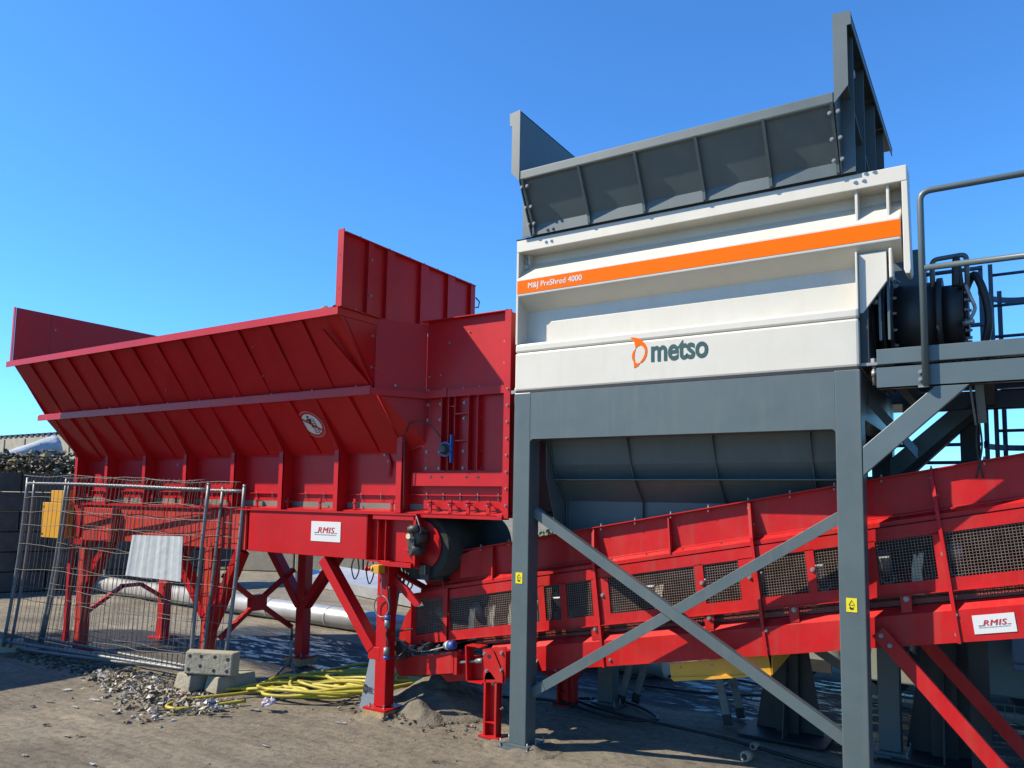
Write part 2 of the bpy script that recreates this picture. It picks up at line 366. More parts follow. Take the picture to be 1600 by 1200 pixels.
# --- white body
XB0, XB1 = -3.636, -.815
b = M(WHITE)
b.box(XB0, XB1, Y0, 5.90, 3.058, 3.40)                     # lower box
b.hexa([(XB0, Y0, 3.40), (XB1, Y0, 3.40), (XB1, 5.9, 3.40), (XB0, 5.9, 3.40), (XB0, Y0+.001, 3.478), (XB1, Y0+.001, 3.478), (XB1, 5.86, 3.50), (XB0, 5.86, 3.50)])
b.build('lower_body', parent=S, bev=.018)
b = M(WHITE); b.box(XB0+.02, -.829, 5.86, 5.90, 3.40, 4.42); b.box(-.829, -.52, 5.86, 5.90, 3.82, 4.42); b.box(XB0+.02, -.83, 5.90, 7.35, 3.06, 4.42); b.build('body_shell', parent=S)
b = M(WHITE)                                                # stripe beam: bevelled top ledge, face, soffit
pr = [(Y0, 4.075), (5.86, 4.245), (5.88, 4.245), (5.88, 3.80), (5.86, 3.80), (Y0, 3.915)]
b.prism([(XB0+.005, y, z) for y, z in pr], (-.535-XB0-.005, 0, 0)); sb = b.build('stripe_beam', parent=S, bev=.012)
b = M(ORANGE); b.box(XB0+.014, -.538, Y0-.003, Y0+.001, 3.936, 4.054); b.build('orange_stripe', parent=sb)
text('M&J PreShred 4000', 'lettering', DECAL, sb, (-3.507, Y0-.0035, 3.958), (1, 0, 0), (0, 0, 1), .535, .066, bold=.015)
b = M(WHITE)                                                # top band, left and right flange of the frame
b.box(XB0, -.49, Y0, 5.88, 4.318, 4.43); b.build('top_flange', parent=S, bev=.006)
b = M(WHITE); b.box(XB0, XB0+.022, Y0+.003, 5.88, 3.478, 4.318)
b.prism([(XB0+.022, 5.86, 4.318), (XB0+.075, 5.86, 4.318), (XB0+.075, 5.86, 4.19), (XB0+.022, 5.86, 4.19)], (0, -.07, 0))
b.m(ZINC); b.cyl((XB0+.05, 5.78, 4.30), (XB0+.05, 5.78, 4.23), .012, 8); b.cyl((XB0+.07, 5.78, 4.23), (XB0+.075, 5.78, 4.19), .006, 6)
b.build('side_flange', parent=S, bev=.004)
b = M(WHITE); b.prism([(-.525, Y0+.002, 4.318), (-.525, Y0+.002, 3.70), (-.513, Y0+.002, 3.672), (-.49, Y0+.002, 3.668), (-.482, Y0+.002, 3.70), (-.489, Y0+.002, 4.318)], (0, .17, 0)); b.build('side_flange', parent=S, bev=.004)
for x, z0, z1 in ((-.815, 4.05, 4.318), (-.615, 4.09, 4.318)):
    b = M(WHITE); b.box(x-.008, x+.010, Y0+.022, 5.86, z0, z1); b.build('stiffener', parent=S, bev=.003)
b = M(WHITE); b.box(-.829, -.815, Y0+.004, 5.87, 3.46, 3.87); b.build('stiffener', parent=S, bev=.003)
b = M(WHITE); b.box(-.618, -.596, Y0+.02, Y0+.13, 3.66, 3.87); b.build('stiffener', parent=S, bev=.008)
b = M(WHITE); b.prism([(-3.375, 5.835, 3.44), (-.829, 5.835, 3.44), (-.829, 5.835, 3.69), (-3.35, 5.835, 3.69), (-3.375, 5.835, 3.67)], (0, .02, 0)); b.build('access_panel', parent=S, bev=.004)
b = M(WHITE); b.prism([(-.813, 5.735, 3.44), (-.813, 5.735, 3.86), (-.635, 5.735, 3.86), (-.635, 5.735, 3.65), (-.79, 5.735, 3.44)], (0, .03, 0)); b.build('end_bracket', parent=S, bev=.003)
b = M(DARK); b.box(-.812, -.76, 5.74, 7.3, 3.06, 3.8); b.build('end_plate', parent=S)
b = M(ZINC); b.box(-.815, -.70, 5.73, 5.80, 3.065, 3.085); b.cyl((-.735, 5.76, 3.11), (-.735, 5.76, 2.93), .014, 10); b.cyl((-.735, 5.76, 3.085), (-.735, 5.76, 3.115), .024, 6); b.cyl((-.735, 5.76, 3.03), (-.735, 5.76, 2.99), .02, 8); b.build('anchor_bolt', parent=S)
b = M(ZINC); b.box(XB0-.06, XB0, 5.73, 5.80, 3.045, 3.075); b.cyl((XB0-.03, 5.76, 3.10), (XB0-.03, 5.76, 2.95), .012, 10); b.build('anchor_bolt', parent=S)
M(BLACK).box(XB0+.01, XB1-.01, Y0+.006, 5.9, 3.040, 3.058).build('rubber_pad', parent=S)
# logo: swirl + word
lg = (-2.528, Y0-.003, 3.175)
def arcpts(cx, cz, rx, rz, a0, a1, n=14): return [(cx+rx*math.cos(R(lerp(a0, a1, i/n))), cz+rz*math.sin(R(lerp(a0, a1, i/n)))) for i in range(n+1)]
def flat(b, pp, y, th=.002): return b.prism([(x, y, z) for x, z in pp], (0, th, 0))
b = M(ORANGE); ox, oz = -2.528, 3.178
def LG(pp): return [(ox+u*.147, oz+v*.255) for u, v in pp]     # unit box
hornO = [(0, 1), (.25, .985), (.5, .94), (.72, .86), (.88, .76), (1.0, .62), (1.02, .5)]
hornI = [(.88, .56), (.78, .66), (.62, .72), (.46, .69), (.34, .62), (.28, .80), (.16, .93)]
flat(b, LG(hornO+hornI), Y0-.003)
loop_o = [(1.02, .5), (.98, .36), (.86, .23), (.70, .15), (.58, .15)]; loop_i = [(.66, .22), (.78, .30), (.87, .42), (.89, .55)]
flat(b, LG(loop_o+loop_i), Y0-.0032)
flat(b, LG([(.34, .62), (.20, .54), (.12, .42), (.13, .30), (.22, .20), (.36, .15), (.30, .22), (.26, .34), (.28, .48)]), Y0-.003)
flat(b, LG([(.22, .20), (.34, .16), (.46, .14), (.40, .09), (.25, 0), (.24, .12)]), Y0-.0034)
flat(b, LG([(.46, .14), (.62, .16), (.48, .05), (.25, 0)]), Y0-.003)
b.build('logo', parent=S)
text('metso', 'lettering', GREEN, S, (-2.345, Y0-.003, 3.213), (1, 0, 0), (0, 0, 1), .465, .158, bold=.024, space=.98)
# --- feed hopper of the shredder
HX0, HX1 = -3.425, -.90
b = M(DARK); b.box(XB0-.005, -.80, Y0-.005, 5.8, 4.432, 4.44); b.box(HX0-.03, HX1+.1, Y0-.012, Y0-.004, 4.436, 4.462); b.build('hopper_gasket', parent=S)
b = M(GREY)
b.hexa([(HX0, 5.66, 4.53), (HX1, 5.66, 4.53), (HX1, 5.67, 4.53), (HX0, 5.67, 4.53), (HX0, 5.40, 4.83), (HX1, 5.40, 4.83), (HX1, 5.41, 4.84), (HX0, 5.41, 4.84)])
b.box(HX0, HX1, 5.66, 5.67, 4.44, 4.535)
fp = b.build('hopper_front', parent=S)
for x in (-2.90, -2.40, -1.90, -1.395, HX0+.012, HX1-.03):
    b = M(GREY); b.prism([(x, 5.642, 4.445), (x, 5.625, 4.50), (x, 5.34, 4.83), (x, 5.40, 4.83), (x, 5.658, 4.53), (x, 5.658, 4.445)], (.022, 0, 0))
    if x in (HX0+.012, HX1-.03):
        for t in (.12, .45, .85): b.bolt((x-.005, lerp(5.60, 5.36, t)-.01, lerp(4.46, 4.83, t)), (0, -1, -.2)); b.bolt((x+.05, lerp(5.60, 5.36, t)-.01, lerp(4.46, 4.83, t)), (0, -1, -.2))
    b.build('rib', parent=S)
b = M(GREY); b.box(HX0, HX1, 5.355, 5.43, 4.826, 4.912); b.build('hopper_rim', parent=S, bev=.012)
for side in (0, 1):
    x = HX0-.004 if side == 0 else HX1; sg = -1 if side == 0 else 1
    b = M(GREY)
    pts = [(x, 5.36, 4.83), (x, 5.36, 5.462), (x, 7.78, 5.462), (x, 7.78, 5.30), (x, 7.68, 5.30), (x, 7.60, 4.44), (x, 5.66, 4.44)]
    b.prism(pts, (sg*.008, 0, 0)); b.build('side_wall', parent=S)
    b = M(GREY)            # turned-out flange: front face with the chamfered foot, top face, rear
    fl = [(0, 4.822), (.092, 4.93), (.092, 5.36), (.118, 5.36), (.118, 5.44), (.10, 5.463), (0, 5.468)] if side else [(0, 4.822), (.082, 4.91), (.082, 5.34), (.105, 5.34), (.105, 5.43), (.085, 5.458), (0, 5.468)]
    b.prism([(x+sg*u, 5.352, z) for u, z in fl], (0, .008, 0)); b.build('front_flange', parent=S)
    b = M(GREY); b.box(min(x, x+sg*.115), max(x, x+sg*.115), 5.362, 7.80, 5.452, 5.462); b.box(x+sg*.108-.004, x+sg*.108+.004, 5.362, 7.80, 5.40, 5.452); b.build('top_flange', parent=S)
    for y in (5.66, 6.15, 6.75, 7.3):
        b = M(GREY); b.box(min(x+sg*.008, x+sg*.095), max(x+sg*.008, x+sg*.095), y, y+.01, 4.44, 5.452); b.build('rib', parent=S)
    b = M(GREY); b.bar((x+sg*.05, 5.40, 5.0), (x+sg*.06, 7.5, 4.46), .012, .05, (1, 0, 0)); b.build('rib', parent=S)
    if side:
        b = M(ZINC); b.cyl((x+.02, 5.9, 5.28), (x+.07, 5.9, 5.28), .03, 12); b.cyl((x+.02, 7.35, 5.28), (x+.07, 7.35, 5.28), .03, 12); b.build('lifting_eye', parent=S)
b = M(GREY); b.box(HX0, HX1, 7.60, 7.61, 4.44, 5.2); b.build('hopper_rear', parent=S)
b = M(GREY); b.box(-.90, -.555, 7.5, 8.2, 3.0, 4.375); b.build('hydraulic_cabinet', parent=S, bev=.01)
for o_ in S.children:      # the hopper lip leans out a little less than its first drawing
    if o_.name.split('.')[0] in ('hopper_front', 'hopper_rim', 'side_wall', 'front_flange', 'top_flange', 'rib') and min(v.co.z for v in o_.data.vertices) > 4.3 and (o_.name != 'top_flange'):
        for v in o_.data.vertices:
            yw = v.co.y+6.5
            if v.co.x-2.2 < -3.3: v.co.x -= .035
            if yw < 5.66:
                f = (5.66-yw)/.30; v.co.y += .085*f; v.co.z += .04*f
# drive motor at the right end, axis along X
b = M(DARK); my, mz = 6.22, 3.455
for x0, x1, r in ((-.80, -.74, .30), (-.74, -.70, .24), (-.70, -.675, .33), (-.65, -.625, .33), (-.625, -.36, .262), (-.36, -.325, .285), (-.325, -.20, .225), (-.20, -.17, .17)):
    b.cyl((x0, my, mz), (x1, my, mz), r, 48)
for i in range(16):
    t = 2*math.pi*i/16; b.bolt((-.625, my+.30*math.cos(t), mz+.30*math.sin(t)), (1, 0, 0), .014, .02)
    b.bolt((-.195, my+.19*math.cos(t), mz+.19*math.sin(t)), (1, 0, 0), .014, .03)
mo = b.build('drive_motor', parent=S)
b = M(GREYR); b.box(-.70, -.685, 5.80, 5.86, 3.25, 3.80); b.box(-.645, -.63, 5.80, 5.86, 3.25, 3.80); b.m(ZINC); b.cyl((-.73, 5.83, 3.73), (-.60, 5.83, 3.73), .016, 8); b.cyl((-.74, 5.83, 3.53), (-.70, 5.83, 3.53), .02, 8); b.build('torque_lug', parent=mo)
M(BLACK).tube(smooth([(-.20, 6.2, 3.60), (-.14, 6.15, 3.72), (-.10, 6.1, 3.66), (-.06, 6.1, 3.50), (-.055, 6.1, 3.35), (-.09, 6.15, 3.2)], 6), .026, 10).build('hydraulic_hose', parent=mo)
M(BLACK).tube(smooth([(-.24, 6.0, 3.62), (-.235, 6.0, 3.78), (-.225, 6.02, 3.80), (-.21, 6.05, 3.62)], 6), .022, 8).build('hydraulic_hose', parent=mo)
b = M(ZINC); b.tube(smooth([(-.18, 5.99, 3.62), (-.15, 5.98, 3.52), (-.13, 6.0, 3.45), (-.16, 6.0, 3.38)], 5), .012, 6); b.cyl((-.2, 6.0, 3.35), (-.14, 5.98, 3.36), .02, 8); b.build('hose_fitting', parent=mo)
M(GREYR).tube(fillet([(-.38, 6.05, 3.60), (-.38, 6.05, 3.84), (-.17, 6.05, 3.85), (-.17, 6.05, 3.60)], .04), .017, 8).build('guard_hoop', parent=mo)

# ================================================================== ACCESS PLATFORM
A = thing('access_platform', 'grey steel service platform with handrail beside the shredder motor', 'platform', (.4, 6.5, 0))
for y in (Y0+.003, 7.25):
    M(GREYR).box(-.708, 2.0, y, y+.07, 3.060, 3.166).build('edge_beam', parent=A, bev=.004)
    b = M(GREYR); b.box(-.712, 2.0, y, y+.008, 2.895, 3.047); b.box(-.712, 2.0, y, y+.06, 2.895, 2.903); b.box(-.712, 2.0, y, y+.06, 3.039, 3.047); b.build('edge_beam', parent=A)
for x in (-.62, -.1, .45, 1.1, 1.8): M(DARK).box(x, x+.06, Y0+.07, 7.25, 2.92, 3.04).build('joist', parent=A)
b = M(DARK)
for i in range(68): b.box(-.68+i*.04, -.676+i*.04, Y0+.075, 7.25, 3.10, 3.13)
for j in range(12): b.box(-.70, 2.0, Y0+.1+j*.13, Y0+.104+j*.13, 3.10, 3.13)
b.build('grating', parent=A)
b = M(GREYR); b.tube(fillet([(-.413, Y0-.035, 2.895), (-.413, Y0-.035, 4.205), (2.0, Y0-.035, 4.205)], .07, 8), .0215, 14); b.m(ZINC); b.box(-.46, -.40, Y0-.02, Y0+.002, 2.885, 2.90)
b.bolt((-.445, Y0, 2.99), (0, -1, 0), .016, .02); b.bolt((-.445, Y0, 2.94), (0, -1, 0), .016, .02); b.build('handrail', parent=A)
M(GREYR).tube([(-.40, Y0-.035, 3.68), (2.0, Y0-.035, 3.66)], .0205, 12).build('mid_rail', parent=A)
b = M(GREYR); b.tube(fillet([(-.30, 7.3, 3.05), (-.30, 7.3, 4.16), (-.3, 5.9, 4.16)], .07), .02, 10) if 0 else None
def plate_brace(y, nm='knee_brace', mt=GREYR):
    b = M(mt); b.prism([(-.81, y, 2.30), (-.36, y, 2.893), (-.165, y, 2.893), (-.81, y, 2.155)] if 0 else [(-.81, y, 2.50), (-.365, y, 2.893), (-.168, y, 2.893), (-.81, y, 2.305)], (0, .05, 0)); b.build(nm, parent=A, bev=.004)
plate_brace(Y0+.004); plate_brace(7.2)
b = M(GREYR); b.bar((-.80, 5.95, 2.86), (-.55, 6.5, 2.50), .10, .01, (1, 0, 0)); b.build('diagonal_strut', parent=A)
b = M(GREYR); b.bar((-.17, 5.78, 2.90), (-.15, 5.92, 2.66), .012, .06, (0, 1, 0)); b.bar((-.12, 5.80, 2.90), (-.11, 5.92, 2.66), .05, .012, (0, 1, 0)); b.build('hanger_bracket', parent=A)
M(BLACK).tube(smooth([(-.14, 5.92, 2.68), (-.15, 5.95, 2.5), (-.12, 5.97, 2.3)], 6), .007, 6).build('cable', parent=A)
M(BLACK).tube(smooth([(-.13, 5.92, 2.68), (-.12, 5.95, 2.5), (-.16, 5.97, 2.3)], 6), .006, 6).build('cable', parent=A)
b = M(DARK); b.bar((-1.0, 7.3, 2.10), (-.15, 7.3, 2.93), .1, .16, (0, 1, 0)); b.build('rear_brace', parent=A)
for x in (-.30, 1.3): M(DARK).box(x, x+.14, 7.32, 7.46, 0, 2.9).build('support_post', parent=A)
# caged ladder at the rear
Lr = M(mat('cage_paint', (.05, .085, .13), .5, var=.05))
for x in (-.115, -.045, .50): Lr.box(x-.013, x+.020, 7.38, 7.43, 1.8, 4.12)
for i in range(9): Lr.cyl((-.045, 7.405, 1.95+i*.26), (.50, 7.405, 1.95+i*.26), .013, 8)
lad = Lr.build('ladder', parent=A)
b = MB(); b.m(lad.data.materials[0])
for z in (2.62, 3.15, 3.92):
    ring = [(.2275+.36*math.cos(t), 7.45+.50*math.sin(t), z) for t in [math.pi*i/16-.15 for i in range(20)]]
    for p, q in zip(ring, ring[1:]): b.bar(p, q, .008, .05, (0, 0, 1))
for i in range(5):
    t = math.pi*(i+.5)/5; b.box(.2275+.36*math.cos(t)-.018, .2275+.36*math.cos(t)+.018, 7.45+.5*math.sin(t)-.004, 7.45+.5*math.sin(t)+.004, 2.4, 4.0)
b.build('ladder_cage', parent=lad)
b = MB(); b.m(lad.data.materials[0])
for z in (4.10, 3.62): b.tube([(-.10, 7.38, z), (-.55, 7.38, z)], .018, 8)
for z in (2.66, 2.50, 2.36): b.tube([(-1.2, 7.9, z), (-.15, 7.9, z)], .016, 8)
b.build('rear_rail', parent=A)

# ================================================================== INCLINED CONVEYOR
V = thing('inclined_conveyor', 'red inclined belt conveyor with wire mesh side guards running under the shredder', 'conveyor', (-3.0, 6.5, 0))
sl_ = .188
V.location = (-3.0612, 6.62, -.0428); V.scale = (1.0204, 1, 1.0204)
def cz(c, x): return c+sl_*x
def slab(b, x0, x1, y0, y1, c0, c1, lean=0):
    """box whose long edges follow the conveyor slope"""
    def q(x, c): return (x-(c-c0)*lean, cz(c, x))
    a0, z00 = q(x0, c0); a1, z10 = q(x1, c0); a2, z11 = q(x1, c1); a3, z01 = q(x0, c1)
    return b.hexa([(a0, y0, z00), (a1, y0, z10), (a1, y1, z10), (a0, y1, z00), (a3, y0, z01), (a2, y0, z11), (a2, y1, z11), (a3, y1, z01)])
XE = 2.2
YR = 7.10
for side in (0, 1):
    def yy(y): return y if side == 0 else 5.88+YR-y+.0
    b = M(REDC); pr = [(5.88, 1.279), (5.88, 1.487), (5.935, 1.537), (5.99, 1.537), (5.99, 1.528), (5.938, 1.528), (5.89, 1.484), (5.89, 1.288), (5.97, 1.288), (5.97, 1.279)]
    x0 = -3.97
    b.prism([(x0, yy(y), cz(c, x0)) for y, c in pr], (XE-x0, 0, sl_*(XE-x0)))
    for x in (-3.62, -2.78, -1.52, -.30): b.bolt((x, 5.88, cz(1.33, x)), (0, -1, 0), .013) if side == 0 else None; b.bolt((x, 5.88, cz(1.46, x)), (0, -1, 0), .013) if side == 0 else None
    bmn = b.build('side_beam', parent=V)
    b = M(REDC); slab(b, -4.75, XE, yy(5.985), yy(5.995), 2.15, 2.436)       # skirt plate
    slab(b, -4.62, XE, min(yy(5.925), yy(5.99)), max(yy(5.925), yy(5.99)), 2.430, 2.438); slab(b, -4.75, XE, min(yy(5.96), yy(5.97)), max(yy(5.96), yy(5.97)), 2.04, 2.16)
    if side: slab(b, -4.75, XE, yy(5.93), yy(5.94), 1.50, 2.16)
    # bottom ledge, slopes outward
    for xa in (-4.82,):
        p = [(5.985, 2.165), (5.915, 2.125), (5.915, 2.095), (5.985, 2.095)]
        b.prism([(xa, yy(y), cz(c, xa)) for y, c in p], (XE-xa, 0, sl_*(XE-xa)))
    if side == 0:
        x = -4.45
        while x < XE:
            b.bolt((x, 5.945, cz(2.438, x)), (0, 0, 1), .009, .018); b.bolt((x, 5.94, cz(2.42, x)), (0, 0, -1), .008, .014)
            b.m(BLACK); b.cyl((x+.1, 5.95, cz(2.138, x+.1)), (x+.1, 5.945, cz(2.15, x+.1)), .006, 6); b.m(REDC); x += .31
    sk = b.build('skirt_plate', parent=V)
# skirt ribs (front): short ones, and full height ones
for x, full in ((-4.02, 0), (-2.985, 1), (-2.31, 0), (-1.665, 1), (-1.03, 0), (-.435, 1), (.3, 0)):
    b = M(REDC); zt = cz(2.43, x)
    if full:
        b.prism([(x, 5.985, zt), (x, 5.935, zt), (x+.035, 5.865, zt-.27), (x+.137, 5.865, cz(1.275, x+.14)), (x+.137, 5.90, cz(1.275, x+.14)), (x+.035, 5.985, zt-.27)], (.022, 0, 0))
        for k in range(3): b.bolt((x+.015+.04*k, 5.93, zt-.05-.12*k), (-1, 0, 0), .010, .01)
    else:
        b.prism([(x, 5.985, zt), (x, 5.94, zt), (x+.03, 5.905, cz(2.13, x)), (x+.03, 5.985, cz(2.13, x))], (.012, 0, 0))
    b.build('rib', parent=V)
# left end of the skirt : wedge box
b = M(REDC); x = -4.62
b.prism([(x, 5.93, cz(2.43, x)), (x, 5.985, cz(2.43, x)), (x+.07, 5.985, cz(2.17, x)), (x+.07, 5.91, cz(2.13, x))], (.012, 0, 0)); b.build('skirt_end', parent=V); b = M(REDC)
b.hexa([(-4.36, 5.93, 1.36), (-4.36, 5.985, 1.36), (-4.17, 5.985, 1.385), (-4.17, 5.984, 1.385), (-4.36, 5.93, 1.57), (-4.36, 5.985, 1.57), (-4.17, 5.985, 1.66), (-4.17, 5.984, 1.66)])
b.prism([(-4.61, 5.935, 1.33), (-4.36, 5.935, 1.37), (-4.36, 5.935, 1.555), (-4.61, 5.935, 1.50)], (0, .01, 0)) if 0 else None
b.build('inspection_box', parent=V)
b = M(REDC); b.box(-4.80, -4.62, 5.99, YR-.1, 1.16, 1.55); b.build('tail_skirt', parent=V)
# mesh guard: frame with windows
wins = [(-4.435, -3.46), (-3.40, -3.245), (-3.185, -2.94), (-2.785, -2.045), (-1.975, -1.70), (-1.565, -1.215), (-1.155, -.86), (-.75, -.395), (-.325, .45), (.55, 1.5)]
GT, GB, GL = 2.00, 1.70, .03
b = M(REDC)
slab(b, -4.89, XE, 5.895, 5.903, GT, 2.085); slab(b, -4.46, XE, 5.895, 5.903, 1.618, GB)
slab(b, -4.46, XE, 5.87, 5.895, 1.613, 1.618)
edges = [-4.46]+[e for w_ in wins for e in w_]+[XE]
for i in range(0, len(edges), 2):
    a, e = edges[i], edges[i+1]
    slab(b, a, e, 5.895, 5.903, GB, GT, lean=.1)
for x in (-4.47, -2.86, -2.01, -1.64, -1.19, -.36): b.bolt((x, 5.895, cz(1.86, x)), (0, -1, 0), .016, .014)
gd = b.build('side_guard', parent=V)
def wiremesh(b, x0, x1, c0, c1, y, pitch=.0195, th=.0032, lean=.1):
    x = x0
    while x < x1:
        p = Vector((x, y, cz(c0, x))); q = Vector((x-(c1-c0)*lean, y, cz(c1, x))); b.bar(p, q, th, th*.8, (0, 1, 0)); x += pitch
    c = c0
    while c < c1:
        b.bar((x0-(c-c0)*lean, y-.002, cz(c, x0)), (x1-(c-c0)*lean, y-.002, cz(c, x1)), th*.8, th, (0, 0, 1)); c += pitch
for (a, e) in wins:
    if a > .5: continue
    b = M(MESHW); wiremesh(b, a-.01, min(e, .5)+.01, GB-.005, GT+.005, 5.909); b.build('wire_mesh', parent=gd)
# tail guard plate with its own window and outline
b = M(REDC); y = 5.868
out = [(-4.905, 1.175), (-4.53, 1.235), (-4.46, 1.26), (-4.46, .76), (-4.60, .745), (-5.02, .66), (-5.075, .60), (-5.02, .80), (-4.965, .93), (-4.935, 1.03), (-4.90, 1.04)]
# strips around the window
wl0, wr0, wt0, wb0 = -4.84, -4.515, 1.135, .80
def P4(b, p, th=.008): b.prism([(u, y, v) for u, v in p], (0, th, 0))
P4(b, [(-4.905, 1.04), (-4.905, 1.175), (-4.46, 1.262), (-4.46, 1.205), (-4.515, 1.19), (-4.84, 1.13)])
P4(b, [(-4.515, 1.19), (-4.46, 1.205), (-4.46, .765), (-4.497, .765), (-4.497, .862)])
P4(b, [(-4.83, .79), (-4.497, .862), (-4.497, .765), (-4.62, .74), (-4.81, .70)])
P4(b, [(-4.905, 1.04), (-4.84, 1.13), (-4.83, .79), (-4.81, .70), (-5.06, .585), (-5.03, .80), (-4.965, .96)])
b.build('tail_guard', parent=V)
b = M(MESHW)
for i in range(20):
    x = -4.85+i*.0185; b.bar((x, y+.012, .80+i*.004), (x-.01, y+.012, 1.13+i*.004), .004, .003, (0, 1, 0))
for i in range(19): z = .80+i*.0185; b.bar((-4.85, y+.010, z), (-4.50, y+.010, z+.068), .004, .004, (0, 0, 1))
b.build('tail_mesh', parent=V)
b = M(REDC); b.prism([(-5.06, 5.868, .585), (-4.965, 5.868, .96), (-4.90, 5.868, 1.04), (-4.90, 6.9, 1.04), (-4.965, 6.9, .96), (-5.06, 6.9, .585)][:3]+[(-4.90, 5.88, 1.04)], (0, 1.0, 0)) if 0 else None
for ya in (5.876, 7.0): b.prism([(-5.06, ya, .585), (-5.03, ya, .80), (-4.965, ya, .96), (-4.905, ya, 1.04), (-4.895, ya, 1.03), (-4.955, ya, .95), (-5.02, ya, .79), (-5.05, ya, .585)], (0, .9 if ya < 6 else .02, 0))
b.build('tail_cover', parent=V)
# take-up box
b = M(REDC); b.prism([(-5.135, 5.83, .535), (-4.99, 5.83, .385), (-4.345, 5.83, .50), (-4.345, 5.83, .685)], (0, .05, 0))
b.box(-4.335, -4.30, 5.825, 5.90, .49, .70); b.m(BLACK)
for u, v in ((-4.99, .50), (-4.965, .505), (-5.01, .455), (-4.90, .48)): b.cyl((u, 5.829, v), (u, 5.84, v), .006, 8)
b.build('take_up_box', parent=V, bev=.003)
b = M(REDC); b.box(-4.30, -4.02, 5.90, 6.0, .46, .66); b.prism([(-4.6, 5.95, .45), (-4.0, 5.95, .55), (-4.05, 5.95, .47), (-4.5, 5.95, .38)], (0, .9, 0)); b.build('tail_frame', parent=V)
b = M(REDC); b.prism([(-4.195, 5.80, .77), (-4.175, 5.80, .455), (-4.175, 5.92, .455), (-4.195, 5.92, .77)], (.014, 0, 0)); b.box(-4.18, -4.02, 5.80, 5.92, .77, .78); b.box(-4.18, -4.0, 5.80, 5.92, .455, .465); b.build('take_up_bracket', parent=V)
b = M(ZINC); b.cyl((-4.30, 5.86, .60), (-4.05, 5.86, .645), .015, 10); b.cyl((-4.10, 5.86, .635), (-4.03, 5.86, .65), .024, 10); b.build('tension_screw', parent=V)
b = M(OIL)
b.cyl((-4.98, 5.78, .66), (-4.98, 5.90, .66), .07, 20); b.cyl((-4.98, 5.77, .66), (-4.98, 5.79, .66), .03, 14); b.box(-5.06, -4.90, 5.80, 5.90, .56, .64)
for i in range(30):
    a = random.random(); p = Vector((-5.05+.6*a, 5.80+.08*random.random(), .57+.12*a+.07*random.random()*(1-abs(a-.5)))); b.cyl(p, p+Vector((random.uniform(-.05, .05), .02, random.uniform(.01, .05))), .035*random.random()+.015, 7, .01)
b.build('tail_bearing', parent=V)
M(GALV).tube(smooth([(-4.97, 5.79, .74), (-4.90, 5.79, .70), (-4.75, 5.79, .66), (-4.6, 5.79, .68), (-4.42, 5.79, .735)], 5), .008, 6).build('cable', parent=V)
b = M(GALV); b.cyl((-4.42, 5.80, .745), (-4.385, 5.80, .75), .035, 16); b.m(BLUE); b.cyl((-4.385, 5.80, .75), (-4.31, 5.80, .765), .038, 16); b.m(DECAL); b.cyl((-4.392, 5.80, .75), (-4.378, 5.80, .752), .041, 16); b.build('speed_sensor', parent=V)
# belt, idlers
b = M(RUBBER); slab(b, -4.9, XE, 6.25, 6.75, 1.78, 1.792)
for s_ in (0, 1):
    ya, yb = (6.25, 6.03) if s_ == 0 else (6.75, 6.97)
    b.hexa([(-4.9, min(ya, yb), cz(1.78 if s_ else 2.0, -4.9)), (XE, min(ya, yb), cz(1.78 if s_ else 2.0, XE)), (XE, max(ya, yb), cz(2.0 if s_ else 1.78, XE)), (-4.9, max(ya, yb), cz(2.0 if s_ else 1.78, -4.9)),
            (-4.9, min(ya, yb), cz(1.792 if s_ else 2.012, -4.9)), (XE, min(ya, yb), cz(1.792 if s_ else 2.012, XE)), (XE, max(ya, yb), cz(2.012 if s_ else 1.792, XE)), (-4.9, max(ya, yb), cz(2.012 if s_ else 1.792, -4.9))])
slab(b, -4.9, XE, 6.05, 6.95, 1.50, 1.51)
b.cyl((-4.86, 6.05, .73), (-4.86, 6.95, .73), .11, 24); b.build('belt', parent=V)
for x in (-4.22, -4.00, -3.78, -3.55, -2.38, -.52, 1.0):
    w2 = .036
    z0 = cz(1.60, x)
    for y in (5.935, 6.96):
        b = M(CREAM); b.prism([(x-w2, y, z0), (x+w2, y, z0+.01), (x+w2-.01, y, z0+.17), (x+w2+.005, y, z0+.29), (x+.008, y, z0+.285), (x, y, z0+.25), (x-.006, y, z0+.28), (x-w2+.012, y, z0+.275), (x-w2-.002, y, z0+.15)], (0, .008, 0)); b.build('idler_bracket', parent=V)
for x in [-4.7+.44*i for i in range(15)]:
    b = M(ZINC); b.cyl((x, 6.24, cz(1.72, x)), (x, 6.76, cz(1.72, x)), .045, 12); b.cyl((x, 6.05, cz(1.90, x)), (x, 6.25, cz(1.72, x)), .04, 12); b.cyl((x, 6.95, cz(1.90, x)), (x, 6.75, cz(1.72, x)), .04, 12); b.build('idler_roller', parent=V)
for x in [-3.6, -2.95, -1.98, -1.35, -.62, .1, .9]:
    b = M(REDC); b.prism([(x, 5.885, cz(1.50, x)), (x+.065, 5.885, cz(1.50, x+.065)), (x+.06, 5.885, cz(1.625, x)), (x-.01, 5.885, cz(1.625, x))], (0, .012, 0)); b.bolt((x+.03, 5.885, cz(1.595, x)), (0, -1, 0), .018, .016); b.build('guard_bracket', parent=V)
